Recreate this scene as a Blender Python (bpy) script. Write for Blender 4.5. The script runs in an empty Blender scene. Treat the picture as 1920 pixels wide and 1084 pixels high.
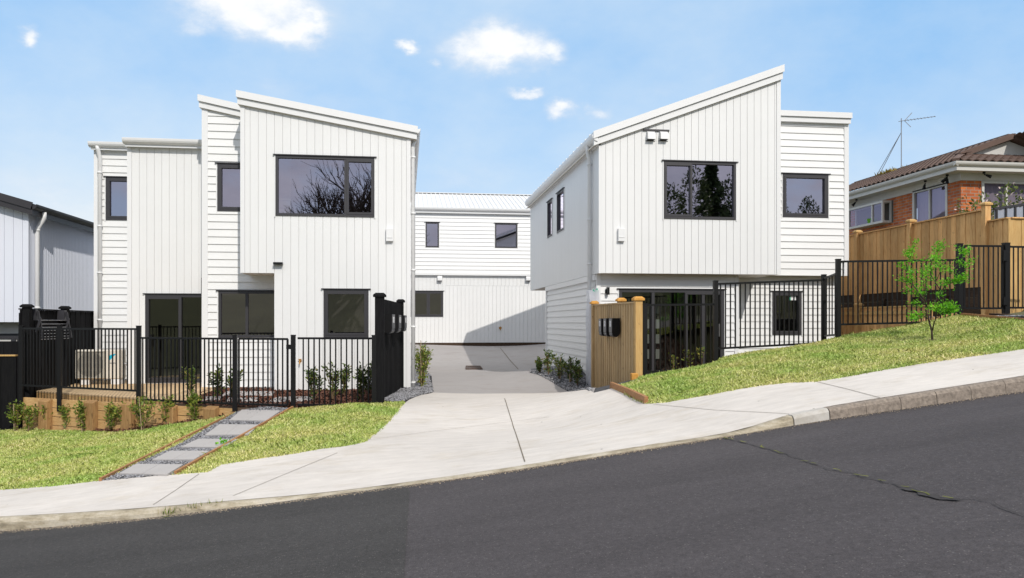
import bpy, bmesh, math, random
import numpy as np
from mathutils import Vector, Matrix
rnd = random.Random(7)
rng = np.random.default_rng(11)
C = bpy.context.scene.collection
R = math.radians
F, PX0, HZ = 1480.0, 960.0, 605.0
PSI = math.atan(200 / 1480.0)
CP, SP = math.cos(PSI), math.sin(PSI)

# ---------------------------------------------------------------- measuring helpers (photo pixel -> metres)
def ratio(px): return math.tan(math.atan((px - PX0) / F) + PSI)
def dep(px, Y): return Y * (CP + ratio(px) * SP)
def XA(px, Y): return ratio(px) * Y
def ZA(px, py, Y): return (HZ - py) * dep(px, Y) / F
def W(px, py, Y): return Vector((XA(px, Y), Y, ZA(px, py, Y)))
def YX(px, X): return X / ratio(px)
def ONZ(px, py, z):
    d = z * F / (HZ - py); r = ratio(px); Y = d / (CP + r * SP)
    return Vector((r * Y, Y, z))

# ---------------------------------------------------------------- terrain
def kerb_y(X):
    X = np.asarray(X, float); t = np.clip(-0.5 - X, 0, None)
    return 7.7 + np.where(t < 5, 0.05 * t * t, 1.25 + 0.5 * (t - 5))
def on_kerb(px, dy=0.0):
    r = ratio(px); X = 0.0
    for _ in range(60): X = r * (float(kerb_y(X)) + dy)
    return X, float(kerb_y(X)) + dy
_kb = [(0,995),(213,978),(427,953),(633,927),(900,891),(1233,838),(1400,812),(1487,797),(1554,786),(1700,765),(1920,733)]
_kx, _kz = [], []
for px, py in _kb:
    X, Y = on_kerb(px); _kx.append(X); _kz.append(ZA(px, py, Y))
_kx, _kz = np.array(_kx), np.array(_kz)
def kerb_z(X):
    X = np.asarray(X, float); z = np.interp(X, _kx, _kz)
    z = z + np.where(X < _kx[0], (np.clip(X, -14, None) - _kx[0]) * 0.11, 0) + np.where(X > _kx[-1], (np.clip(X, None, 16) - _kx[-1]) * 0.13, 0)
    return z
def HR(X, Y):                                   # road surface
    return kerb_z(X) + 0.022 * np.clip(kerb_y(X) - np.asarray(Y, float), -1, 3.5) - 0.02 * np.clip(4.2 - np.asarray(Y, float), 0, 4)
_cp = []
for px, py in [(0,974),(213,962),(427,945),(633,926.3),(900,889.5),(1233,836.5),(1400,809),(1487,781),(1554,767),(1700,743),(1920,709)]:
    X, Y = on_kerb(px); _cp.append((X, Y, ZA(px, py, Y)))
for px, py, dy in [(0,919,1.5),(187,902,1.5),(400,879,1.6),(1532,716.5,1.55),(1700,687,1.55),(1920,655,1.55)]:
    X, Y = on_kerb(px, dy); _cp.append((X, Y, ZA(px, py, Y)))
for px, py, Y in [(683,830,10.0),(1230,757,10.0),(1421,724,9.5),(1000,800,11.0),(810,738,16.4),(960,738,16.3),(1110,735,16.4),(870,691,25.4),(1000,694,25.0),
                  (780,646,34),(1020,645,34),(700,753,13.8),(760,728,17.5),(745,757,13.8),(600,762,13.85),(500,766,14.1),(440,775,14.3),(420,783,14.3),
                  (320,798,14.9),(206,812,15.6),(48,806,16.9),(1205,706,13.3),(1339,680,13.45),(1358,670.6,13.5),(1413,661,13.5),(1536,641.5,13.6),
                  (1568,633,13.55),(1716,607.6,13.6),(1804,589,13.6),(1920,602,11.5),(1750,638,12.0),(1117,730,17.6),(1135,733,16.0),(1152,724,15.0),(1180,717,13.9),(1340,690,17.9),(250,850,12.2)]:
    p = W(px, py, Y); _cp.append((p.x, p.y, p.z))
_cp += [(-12, 10.5, -2.5), (-12, 17, -2.5), (-7, 24, -1.7), (3, 38, -.9), (12, 38, .4), (15, 11, .5), (14, 20, .8), (8.5, 20, -.5), (6, 19, -.9)]
_cp = np.array(_cp)
def _phi(r2): return 0.5 * r2 * np.log(r2 + 1e-9)
_n = len(_cp)
_A = np.zeros((_n + 3, _n + 3)); _d2 = ((_cp[:, None, :2] - _cp[None, :, :2]) ** 2).sum(-1)
_A[:_n, :_n] = _phi(_d2) + np.eye(_n) * 0.01
_A[:_n, _n] = 1; _A[:_n, _n+1:] = _cp[:, :2]; _A[_n, :_n] = 1; _A[_n+1:, :_n] = _cp[:, :2].T
_w = np.linalg.solve(_A, np.concatenate([_cp[:, 2], [0, 0, 0]]))
def HL(X, Y):                                   # land surface
    X = np.clip(np.asarray(X, float), -12, 15); Y = np.clip(np.asarray(Y, float), 7.3, 36)
    sh = np.broadcast(X, Y).shape; P = np.stack([np.broadcast_to(X, sh).ravel(), np.broadcast_to(Y, sh).ravel()], 1)
    out = np.empty(len(P))
    for i in range(0, len(P), 20000):
        q = P[i:i+20000]; d2 = ((q[:, None] - _cp[None, :, :2]) ** 2).sum(-1)
        out[i:i+20000] = _phi(d2) @ _w[:_n] + _w[_n] + q @ _w[_n+1:]
    return out.reshape(sh)
def G(px, py, off=0.0, H=None):                 # where the sight line of a photo pixel meets the land
    H = H or HL; r = ratio(px); k = (CP + r * SP) * (HZ - py) / F
    Ys = np.arange(3.5, 34, 0.1); g = Ys * k - (H(r * Ys, Ys) + off)
    idx = np.where((g[:-1] > 0) & (g[1:] <= 0))[0]
    if len(idx) == 0: Y = 13.6
    else:
        i = idx[0]; t = g[i] / (g[i] - g[i+1]); Y = Ys[i] + 0.1 * t
    return Vector((r * Y, Y, float(H(r * Y, Y)) + off))
def GR(px, py): return G(px, py, 0, HR)

# ---------------------------------------------------------------- materials
def new_mat(name):
    m = bpy.data.materials.new(name); m.use_nodes = True
    nt = m.node_tree; b = nt.nodes['Principled BSDF']; return m, nt, b
def mth(nt, op, a, b=None):
    n = nt.nodes.new('ShaderNodeMath'); n.operation = op
    for i, v in enumerate((a, b)):
        if v is None: continue
        if isinstance(v, (int, float)): n.inputs[i].default_value = v
        else: nt.links.new(v, n.inputs[i])
    return n.outputs[0]
def noise(nt, vec, scale, detail=5, rough=.55):
    n = nt.nodes.new('ShaderNodeTexNoise'); n.inputs['Scale'].default_value = scale; n.inputs['Detail'].default_value = detail
    n.inputs['Roughness'].default_value = rough
    if vec is not None: nt.links.new(vec, n.inputs['Vector'])
    return n.outputs['Fac']
def mapped(nt, stretch=(1, 1, 1), rot=(0, 0, 0)):
    t = nt.nodes.new('ShaderNodeTexCoord'); mp = nt.nodes.new('ShaderNodeMapping')
    mp.inputs['Scale'].default_value = stretch; mp.inputs['Rotation'].default_value = rot
    nt.links.new(t.outputs['Object'], mp.inputs['Vector']); return mp.outputs['Vector']
def ramp(nt, fac, stops):
    r = nt.nodes.new('ShaderNodeValToRGB'); e = r.color_ramp.elements
    while len(e) < len(stops): e.new(0.5)
    for el, (p, c) in zip(e, stops): el.position = p; el.color = (*c, 1)
    nt.links.new(fac, r.inputs['Fac']); return r.outputs['Color']
def hsv(nt, col, val, hue=None):
    n = nt.nodes.new('ShaderNodeHueSaturation')
    if isinstance(col, tuple): n.inputs['Color'].default_value = (*col, 1)
    else: nt.links.new(col, n.inputs['Color'])
    nt.links.new(val, n.inputs['Value'])
    if hue is not None: nt.links.new(hue, n.inputs['Hue'])
    return n.outputs['Color']
def mixc(nt, fac, a, b, mode='MIX'):
    n = nt.nodes.new('ShaderNodeMix'); n.data_type = 'RGBA'; n.blend_type = mode
    for s, v in ((0, fac), (6, a), (7, b)):
        if isinstance(v, (int, float)): n.inputs[s].default_value = v
        elif isinstance(v, tuple): n.inputs[s].default_value = (*v, 1)
        else: nt.links.new(v, n.inputs[s])
    return n.outputs[2]
def bump(nt, b, h, strength, dist=.01):
    n = nt.nodes.new('ShaderNodeBump'); n.inputs['Strength'].default_value = strength; n.inputs['Distance'].default_value = dist
    nt.links.new(h, n.inputs['Height']); nt.links.new(n.outputs['Normal'], b.inputs['Normal'])
def island(nt): return nt.nodes.new('ShaderNodeNewGeometry').outputs['Random Per Island']
def M(name, base, rough=.6, var=0., scale=3., isl=0., bmp=0., bscale=60., stretch=(1, 1, 1), spec=.5, metal=0.):
    m, nt, b = new_mat(name); v = mapped(nt, stretch)
    val = None
    if var: val = mth(nt, 'MULTIPLY_ADD', noise(nt, v, scale), 2 * var); val.node.inputs[2].default_value = 1 - var
    if isl:
        i = mth(nt, 'MULTIPLY_ADD', island(nt), 2 * isl); i.node.inputs[2].default_value = 1 - isl
        val = i if val is None else mth(nt, 'MULTIPLY', val, i)
    if val is None: b.inputs['Base Color'].default_value = (*base, 1)
    else: nt.links.new(hsv(nt, base, val), b.inputs['Base Color'])
    b.inputs['Roughness'].default_value = rough; b.inputs['Metallic'].default_value = metal
    b.inputs['Specular IOR Level'].default_value = spec
    if bmp: bump(nt, b, noise(nt, v, bscale), bmp)
    return m
white = M('white_paint', (.765, .77, .77), .45, .035, 1.3, .012, .05, 40)
white_trim = M('white_trim', (.765, .77, .775), .4, .02, 2)
side_white = M('pale_neighbour_paint', (.69, .72, .80), .5, .03, 1)
galv = M('pale_roof_steel', (.72, .73, .74), .35, .05, 2, metal=.0)
soffit_m = M('soffit_paint', (.66, .60, .52), .6, .03, 2)
frame_m = M('charcoal_aluminium', (.034, .033, .038), .45, .05, 4)
black_metal = M('black_powdercoat', (.006, .006, .007), .42, .1, 5, spec=.28)
black_plastic = M('black_plastic', (.007, .007, .008), .5, .1, 20, spec=.2)
grey_plastic = M('dark_grey_plastic', (.034, .034, .04), .4, .1, 20)
steel = M('steel_wire', (.45, .45, .47), .3, metal=.9)
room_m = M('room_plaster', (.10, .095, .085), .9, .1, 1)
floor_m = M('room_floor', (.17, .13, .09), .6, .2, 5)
def wood(name, a, b_, c, stretch, rough=.7, isl=.22, knots=True, bm=.25):
    m, nt, b = new_mat(name)
    v = mapped(nt, stretch); n1 = noise(nt, v, 3.0, 6, .65)
    col = ramp(nt, n1, [(.28, c), (.5, a), (.72, b_)])
    if knots:
        k = noise(nt, mapped(nt, (6, 6, 3)), 2.2, 2)
        col = mixc(nt, mth(nt, 'MULTIPLY', mth(nt, 'GREATER_THAN', k, .70), .55), col, tuple(x * .35 for x in c))
        s = noise(nt, mapped(nt, (1.2, 1.2, .5)), 1.7, 3)
        col = hsv(nt, col, mth(nt, 'MULTIPLY_ADD', s, .7)); col.node.inputs['Value'].links[0].from_node.inputs[2].default_value = .65
    i = mth(nt, 'MULTIPLY_ADD', island(nt), 2 * isl); i.node.inputs[2].default_value = 1 - isl
    nt.links.new(hsv(nt, col, i), b.inputs['Base Color']); b.inputs['Roughness'].default_value = rough
    b.inputs['Specular IOR Level'].default_value = .25
    bump(nt, b, n1, bm); return m
paling = wood('brightened_paling', (.60, .355, .145), (.72, .48, .235), (.42, .21, .08), (22, 22, 1.4))  # pine base brightened to make up for the fence's shaded side
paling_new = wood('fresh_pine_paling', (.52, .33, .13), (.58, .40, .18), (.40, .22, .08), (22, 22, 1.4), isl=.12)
paling_dull = wood('dull_pine_paling', (.47, .325, .165), (.57, .41, .22), (.34, .21, .095), (24, 24, 1.4), isl=.12)
paling_cap = wood('orange_pine_cap', (.56, .28, .06), (.62, .33, .09), (.44, .19, .03), (8, 8, 8), isl=.08, knots=False)
paling_dark = wood('dark_timber', (.05, .03, .018), (.07, .042, .025), (.03, .018, .012), (3, 3, 9))  # near-black brown timber shared by boards, bearer, plank and garage base strip
black_wood = wood('black_stained_timber', (.008, .008, .009), (.014, .014, .015), (.004, .004, .005), (26, 26, 1.4), .8, .3, False)
black_wood.node_tree.nodes['Principled BSDF'].inputs['Specular IOR Level'].default_value = .1
sleeper = wood('pine_sleeper', (.53, .33, .145), (.62, .42, .21), (.38, .21, .08), (2.2, 2.2, 22), isl=.09)
sleeper_post = wood('brown_sleeper_post', (.36, .21, .09), (.44, .27, .12), (.22, .12, .05), (16, 16, 2), isl=.15)
deck_m = wood('pine_decking', (.60, .43, .25), (.66, .50, .31), (.48, .33, .19), (16, 1.5, 16), isl=.12, knots=False, bm=.03)
edging = wood('timber_edging', (.36, .18, .08), (.42, .23, .11), (.26, .12, .05), (3, 3, 14), isl=.1, knots=False)
stake_m = M('bamboo_stake', (.36, .27, .17), .8, .2, 30)
bark = M('dark_bark', (.06, .042, .03), .9, .3, 40)
stem_m = M('shrub_stem', (.15, .10, .055), .9, .3, 40)
def concrete(name, base, streak=.06, blot=.10, warm=(1, .96, .88)):
    m, nt, b = new_mat(name); v = mapped(nt)
    big = noise(nt, v, .55, 6, .62); mid = noise(nt, mapped(nt, (2.0, 7.0, 1), (0, 0, .35)), 1.4, 6, .7); fine = noise(nt, v, 90, 4, .7)
    val = mth(nt, 'MULTIPLY_ADD', big, blot * 2); val.node.inputs[2].default_value = 1 - blot
    v2 = mth(nt, 'MULTIPLY_ADD', mid, streak * 3.2); v2.node.inputs[2].default_value = 1 - streak * 1.6
    v3 = mth(nt, 'MULTIPLY_ADD', fine, .16); v3.node.inputs[2].default_value = .92
    val = mth(nt, 'MULTIPLY', mth(nt, 'MULTIPLY', val, v2), v3)
    st = noise(nt, mapped(nt, (1.3, 2.4, 1), (0, 0, .5)), 1.1, 8, .72)
    stf = ramp(nt, st, [(.52, (0, 0, 0)), (.75, (1, 1, 1))])
    col = mixc(nt, stf, base, tuple(x * w * .86 for x, w in zip(base, warm)))
    vo = nt.nodes.new('ShaderNodeTexVoronoi'); vo.inputs['Scale'].default_value = 2.6; nt.links.new(v, vo.inputs['Vector'])
    spot = mth(nt, 'LESS_THAN', vo.outputs['Distance'], .035)
    col = mixc(nt, mth(nt, 'MULTIPLY', spot, .75), col, (.07, .06, .05))
    nt.links.new(hsv(nt, col, val), b.inputs['Base Color']); b.inputs['Roughness'].default_value = .85
    b.inputs['Specular IOR Level'].default_value = .25
    bump(nt, b, fine, .25, .004); return m
conc = concrete('pale_concrete', (.595, .56, .525), .15, .20)
drive = concrete('grey_drive_concrete', (.37, .35, .345), .10, .11)
kerb_m = concrete('stained_kerb_concrete', (.40, .355, .27), .25, .35, (.75, .62, .45))
kerb_mr = concrete('new_kerb_concrete', (.50, .48, .45), .12, .15, (.7, .65, .55))
stone_m = M('old_kerb_stone', (.245, .205, .17), .95, .75, 26, .10, 1.0, 45)
paver_m = M('grey_paver', (.43, .41, .40), .85, .10, 3, .05, .2, 120)
m_, nt_, b_ = new_mat('stained_kerb')
_k = noise(nt_, mapped(nt_, (2.2, 2.2, 9)), 1.6, 8, .7); _k2 = noise(nt_, mapped(nt_), 45, 4, .7)
nt_.links.new(hsv(nt_, ramp(nt_, _k, [(.30, (.17, .145, .10)), (.48, (.36, .31, .225)), (.62, (.50, .45, .36)), (.75, (.40, .375, .34))]), mth(nt_, 'ADD', mth(nt_, 'MULTIPLY', _k2, .7), .65)), b_.inputs['Base Color']); b_.inputs['Roughness'].default_value = .95
bump(nt_, b_, _k2, .5, .006); kerb_m = m_
joint_m = M('dark_joint', (.17, .145, .11), .95, .2, 6)  # dark brown line colour for the concrete joints
m_, nt_, b_ = new_mat('asphalt')
_v = mapped(nt_); _f = noise(nt_, _v, 110, 3, .7); _g = noise(nt_, mapped(nt_, (.55, 2.6, 1), (0, 0, -.05)), .6, 7, .62)
_vo = nt_.nodes.new('ShaderNodeTexVoronoi'); _vo.inputs['Scale'].default_value = 70; nt_.links.new(_v, _vo.inputs['Vector'])
_val = mth(nt_, 'MULTIPLY', mth(nt_, 'MULTIPLY_ADD', _f, 1.5), mth(nt_, 'MULTIPLY_ADD', _g, .8))
_val.node.inputs[0].links[0].from_node.inputs[2].default_value = .25; _val.node.inputs[1].links[0].from_node.inputs[2].default_value = .60
_sep = nt_.nodes.new('ShaderNodeSeparateColor'); nt_.links.new(_vo.outputs['Color'], _sep.inputs['Color'])
_pale = mth(nt_, 'MULTIPLY', mth(nt_, 'GREATER_THAN', _sep.outputs[0], .93), mth(nt_, 'LESS_THAN', _vo.outputs['Distance'], .38))
nt_.links.new(mixc(nt_, mth(nt_, 'MULTIPLY', _pale, .28), hsv(nt_, (.068, .062, .066), mth(nt_, 'MULTIPLY', _val, mth(nt_, 'ADD', mth(nt_, 'MULTIPLY', noise(nt_, _v, 28, 4, .75), 1.3), .35))), (.30, .28, .27)), b_.inputs['Base Color'])
b_.inputs['Roughness'].default_value = .8; b_.inputs['Specular IOR Level'].default_value = .2; bump(nt_, b_, _f, .8, .008)
asphalt = m_
asphalt_old = m_.copy(); asphalt_old.name = 'older_asphalt'
for n in asphalt_old.node_tree.nodes:
    if n.type == 'HUE_SAT': n.inputs['Color'].default_value = (.052, .050, .050, 1)
crack_m = M('road_crack', (.036, .033, .034), .95, .3, 30)
moss = M('moss', (.12, .13, .02), .95, .4, 60, .3)
grit = M('road_grit', (.33, .27, .2), .95, .3, 40, .3)
soil = M('soil', (.11, .075, .05), .95, .3, 6, 0, .4, 40)
def leafy(name, stops, rough=.5, trans=.25):
    m, nt, b = new_mat(name)
    col = ramp(nt, island(nt), stops)
    nt.links.new(col, b.inputs['Base Color']); b.inputs['Roughness'].default_value = rough
    b.inputs['Specular IOR Level'].default_value = .3
    t = nt.nodes.new('ShaderNodeBsdfTranslucent'); nt.links.new(col, t.inputs['Color'])
    mx = nt.nodes.new('ShaderNodeMixShader'); mx.inputs[0].default_value = trans
    nt.links.new(b.outputs[0], mx.inputs[1]); nt.links.new(t.outputs[0], mx.inputs[2])
    nt.links.new(mx.outputs[0], nt.nodes['Material Output'].inputs['Surface']); return m
shrub_leaf = leafy('shrub_leaf', [(0, (.07, .115, .02)), (.45, (.16, .23, .035)), (.8, (.30, .35, .06)), (1, (.42, .32, .08))])
shrub_dark = leafy('dark_shrub_leaf', [(0, (.03, .06, .014)), (.5, (.08, .13, .028)), (.85, (.19, .25, .05)), (1, (.28, .18, .06))])
lime_leaf = leafy('lime_leaf', [(0, (.07, .30, .012)), (.5, (.16, .52, .02)), (1, (.34, .66, .05))], .45, .4)
flower_leaf = leafy('flowering_leaf', [(0, (.05, .09, .02)), (.6, (.13, .18, .04)), (.86, (.24, .26, .08)), (.9, (.7, .5, .5)), (1, (.8, .65, .62))])
far_leaf = leafy('conifer_leaf', [(0, (.03, .05, .02)), (1, (.08, .12, .04))], .6, .1)
far_leaf2 = leafy('roadside_leaf', [(0, (.03, .05, .012)), (1, (.09, .12, .03))], .6, .1)
m_, nt_, b_ = new_mat('grass_blade')
_c = ramp(nt_, island(nt_), [(0, (.24, .275, .06)), (.4, (.47, .49, .15)), (.75, (.68, .64, .29)), (1, (.84, .74, .50))])
_p = noise(nt_, mapped(nt_), .9, 4, .6); _pr = ramp(nt_, _p, [(.36, (.62, .88, .50)), (.5, (.90, 1.0, .78)), (.64, (1.08, 1.06, .98))])
_c2 = mixc(nt_, 1.0, _c, _pr, 'MULTIPLY')
nt_.links.new(_c2, b_.inputs['Base Color']); b_.inputs['Roughness'].default_value = .6; b_.inputs['Specular IOR Level'].default_value = .25
grass_m = m_
turf = M('turf_soil', (.27, .28, .09), .95, .3, 9, 0, .4, 60)
far_grass = M('far_grass', (.10, .10, .045), .95, .35, .5)
mulch_m = M('bark_mulch', (.13, .055, .035), .95, .3, 30, .5)
gravel_m = M('grey_gravel', (.22, .22, .235), .85, .2, 40, .75)
gravel_bed = M('gravel_base', (.055, .055, .06), .95, .3, 30)
m_, nt_, b_ = new_mat('brick')
_t = nt_.nodes.new('ShaderNodeTexCoord'); _s = nt_.nodes.new('ShaderNodeSeparateXYZ'); nt_.links.new(_t.outputs['Object'], _s.inputs[0])
_cmb = nt_.nodes.new('ShaderNodeCombineXYZ'); nt_.links.new(mth(nt_, 'ADD', _s.outputs[0], _s.outputs[1]), _cmb.inputs[0]); nt_.links.new(_s.outputs[2], _cmb.inputs[1])
_br = nt_.nodes.new('ShaderNodeTexBrick'); nt_.links.new(_cmb.outputs[0], _br.inputs['Vector'])
_br.inputs['Scale'].default_value = 1.0; _br.inputs['Brick Width'].default_value = .3; _br.inputs['Row Height'].default_value = .105; _br.inputs['Mortar Size'].default_value = .011
_br.inputs['Color1'].default_value = (.36, .075, .02, 1); _br.inputs['Color2'].default_value = (.56, .16, .04, 1); _br.inputs['Mortar'].default_value = (.30, .24, .19, 1)
nt_.links.new(hsv(nt_, _br.outputs['Color'], mth(nt_, 'ADD', noise(nt_, _t.outputs['Object'], 4), .5)), b_.inputs['Base Color']); b_.inputs['Roughness'].default_value = .85
bump(nt_, b_, _br.outputs['Fac'], -.3); brick_m = m_
tile_m = M('brown_roof_tile', (.115, .072, .056), .8, .25, 3, .18)
cream = M('cream_trim', (.58, .57, .54), .6, .06, 2)
curtain = M('net_curtain', (.42, .36, .46), .9, .15, 3, stretch=(1, 9, .3))
dark_roof = M('charcoal_roof', (.028, .026, .030), .45, .1, 3)
ac_m = M('ac_casing', (.66, .62, .55), .5, .04, 4)
ac_grille = M('ac_grille', (.40, .38, .33), .6, .05, 5)
ac_dark = M('ac_fan_dark', (.16, .155, .145), .6)
teal = M('teal_print', (.0, .38, .55), .5)
navy = M('dark_print', (.02, .03, .05), .5)
label_m = M('label_white', (.78, .78, .78), .5)
brass = M('brass', (.50, .26, .07), .35, metal=.6)
rust = M('rusty_grate', (.085, .05, .035), .8, .3, 20)
green_tape = M('green_tape', (.02, .40, .24), .5)
frost = M('frosted_lite', (.52, .58, .54), .6, .05, 3)
clear_sheet = M('grey_sheet', (.33, .36, .43), .35, .1, 3)
wrap_m, nt_, b_ = new_mat('milky_plastic_wrap'); b_.inputs['Base Color'].default_value = (.80, .82, .88, 1); b_.inputs['Roughness'].default_value = .3
_tr = nt_.nodes.new('ShaderNodeBsdfTransparent'); _tl = nt_.nodes.new('ShaderNodeBsdfTranslucent'); _tl.inputs['Color'].default_value = (.86, .88, .93, 1)
_m1 = nt_.nodes.new('ShaderNodeMixShader'); _m1.inputs[0].default_value = .55; nt_.links.new(b_.outputs[0], _m1.inputs[1]); nt_.links.new(_tl.outputs[0], _m1.inputs[2])
_mx = nt_.nodes.new('ShaderNodeMixShader'); _mx.inputs[0].default_value = .22; nt_.links.new(_m1.outputs[0], _mx.inputs[1]); nt_.links.new(_tr.outputs[0], _mx.inputs[2]); nt_.links.new(_mx.outputs[0], nt_.nodes['Material Output'].inputs['Surface'])
def glass_mat(name, gloss_col, refl, trans, fk=1.6):
    m = bpy.data.materials.new(name); m.use_nodes = True; nt = m.node_tree; nt.nodes.clear()
    o = nt.nodes.new('ShaderNodeOutputMaterial'); g = nt.nodes.new('ShaderNodeBsdfGlossy'); t = nt.nodes.new('ShaderNodeBsdfTransparent')
    g.inputs['Roughness'].default_value = .01; g.inputs['Color'].default_value = (*gloss_col, 1); t.inputs['Color'].default_value = (trans, trans, trans * .98, 1)
    fr = nt.nodes.new('ShaderNodeFresnel'); fr.inputs['IOR'].default_value = 1.5
    v = mth(nt, 'ADD', mth(nt, 'MULTIPLY', fr.outputs[0], fk), refl); v.node.use_clamp = True
    tc = nt.nodes.new('ShaderNodeTexCoord'); n = noise(nt, tc.outputs['Object'], .7, 1); bp = nt.nodes.new('ShaderNodeBump')
    bp.inputs['Strength'].default_value = .03; bp.inputs['Distance'].default_value = .05; nt.links.new(n, bp.inputs['Height']); nt.links.new(bp.outputs[0], g.inputs['Normal'])
    mx = nt.nodes.new('ShaderNodeMixShader'); nt.links.new(v, mx.inputs[0]); nt.links.new(t.outputs[0], mx.inputs[1]); nt.links.new(g.outputs[0], mx.inputs[2])
    nt.links.new(mx.outputs[0], o.inputs['Surface']); return m
glass = glass_mat('window_glass', (.91, .86, 1.0), .33, .46)
glass_low = glass_mat('door_glass', (.9, .92, .9), .10, .62)
glass_old = glass_mat('old_window_glass', (.50, .45, .62), .02, .7, .30)

# ---------------------------------------------------------------- mesh helpers
def tag(o, label=None, cat=None, group=None, kind=None):
    for k, v in (('label', label), ('category', cat), ('group', group), ('kind', kind)):
        if v: o[k] = v
    return o
def empty(name, loc=(0, 0, 0), rz=0., label=None, cat=None, group=None):
    o = bpy.data.objects.new(name, None); C.objects.link(o); o.location = loc; o.rotation_euler.z = rz
    o.empty_display_size = .2; return tag(o, label, cat, group)
def root_of(o):
    while o.parent: o = o.parent
    return o
class MB:
    def __init__(s): s.v, s.f, s.mi, s.cur = [], [], [], 0
    def add(s, vs, fs):
        b = len(s.v); s.v += [tuple(p) for p in vs]
        for f in fs: s.f.append(tuple(i + b for i in f)); s.mi.append(s.cur)
    def quad(s, a, b, c, d): s.add((a, b, c, d), ((0, 1, 2, 3),))
    def hexa(s, p):      # 8 points: 4 low (ccw), 4 high
        s.add(p, ((3, 2, 1, 0), (4, 5, 6, 7), (0, 1, 5, 4), (1, 2, 6, 5), (2, 3, 7, 6), (3, 0, 4, 7)))
    def box(s, x0, x1, y0, y1, z0, z1):
        s.hexa([(x0, y0, z0), (x1, y0, z0), (x1, y1, z0), (x0, y1, z0), (x0, y0, z1), (x1, y0, z1), (x1, y1, z1), (x0, y1, z1)])
    def bar(s, p, q, w, h, up=(0, 0, 1)):     # rectangular bar from p to q
        p, q = Vector(p), Vector(q); d = (q - p).normalized(); u = Vector(up)
        if abs(d.dot(u)) > .99: u = Vector((0, 1, 0))
        a = d.cross(u).normalized() * (w / 2); c = a.cross(d).normalized() * (h / 2)
        s.hexa([p - a - c, p + a - c, q + a - c, q - a - c, p - a + c, p + a + c, q + a + c, q - a + c])
    def tube(s, pts, rad, n=8, caps=True):
        pts = [Vector(p) for p in pts]; k = len(pts)
        if isinstance(rad, (int, float)): rad = [rad] * k
        rings = []
        ref = Vector((0.31, 0.17, 0.93))
        for i in range(k):
            d = (pts[min(i + 1, k - 1)] - pts[max(i - 1, 0)]).normalized()
            if abs(d.dot(ref)) > .97: ref = Vector((1, 0, 0))
            a = d.cross(ref).normalized(); c = a.cross(d).normalized()
            rings += [pts[i] + (a * math.cos(2 * math.pi * j / n) + c * math.sin(2 * math.pi * j / n)) * rad[i] for j in range(n)]
        fs = [(i * n + j, i * n + (j + 1) % n, (i + 1) * n + (j + 1) % n, (i + 1) * n + j) for i in range(k - 1) for j in range(n)]
        if caps: fs += [tuple(range(n - 1, -1, -1)), tuple(range((k - 1) * n, k * n))]
        s.add(rings, fs)
    def prism(s, poly, axis, a, b):           # polygon of 2D points extruded along x, y or z
        def p3(u, v, t): return {'y': (u, t, v), 'x': (t, u, v), 'z': (u, v, t)}[axis]
        n = len(poly); vs = [p3(u, v, a) for u, v in poly] + [p3(u, v, b) for u, v in poly]
        s.add(vs, [tuple(range(n)), tuple(range(2 * n - 1, n - 1, -1))] + [(i, i + n, (i + 1) % n + n, (i + 1) % n) for i in range(n)])
    def build(s, name, mat, parent=None, smooth=False, bevel=0, local=False, fix=True):
        me = bpy.data.meshes.new(name); off = Vector((0, 0, 0))
        if parent is not None and not local: off = root_of(parent).location
        me.from_pydata([(v[0] - off[0], v[1] - off[1], v[2] - off[2]) for v in s.v], [], s.f)
        for m in (mat if isinstance(mat, (list, tuple)) else [mat]): me.materials.append(m)
        if any(s.mi): me.polygons.foreach_set('material_index', s.mi)
        if fix:
            bm = bmesh.new(); bm.from_mesh(me); bmesh.ops.recalc_face_normals(bm, faces=bm.faces); bm.to_mesh(me); bm.free()
        if smooth: me.polygons.foreach_set('use_smooth', [True] * len(me.polygons))
        o = bpy.data.objects.new(name, me); C.objects.link(o)
        if parent is not None: o.parent = parent
        if bevel:
            md = o.modifiers.new('bevel', 'BEVEL'); md.width = bevel; md.segments = 2; md.limit_method = 'ANGLE'
        return o
def np_mesh(name, V, Fc, mat, parent=None, smooth=False, off=(0, 0, 0)):
    me = bpy.data.meshes.new(name); V = np.asarray(V, np.float32) - np.asarray(off, np.float32); Fc = np.asarray(Fc, np.int32); k = Fc.shape[1]
    me.vertices.add(len(V)); me.vertices.foreach_set('co', V.ravel())
    me.loops.add(Fc.size); me.loops.foreach_set('vertex_index', Fc.ravel())
    me.polygons.add(len(Fc)); me.polygons.foreach_set('loop_start', np.arange(0, Fc.size, k)); me.polygons.foreach_set('loop_total', np.full(len(Fc), k))
    me.update(); me.validate(); me.materials.append(mat)
    o = bpy.data.objects.new(name, me); C.objects.link(o)
    if parent is not None: o.parent = parent
    return o
def copy_tree(o, parent=None):
    c = o.copy(); C.objects.link(c); c.parent = parent
    for ch in list(o.children): copy_tree(ch, c)
    return c
def build_each(mb, name, mat, parent):
    for i in range(0, len(mb.v), 8):
        m = MB(); m.hexa(mb.v[i:i + 8]); m.build(name, mat, parent)
def P2(v): return (v[0], v[1])
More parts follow.
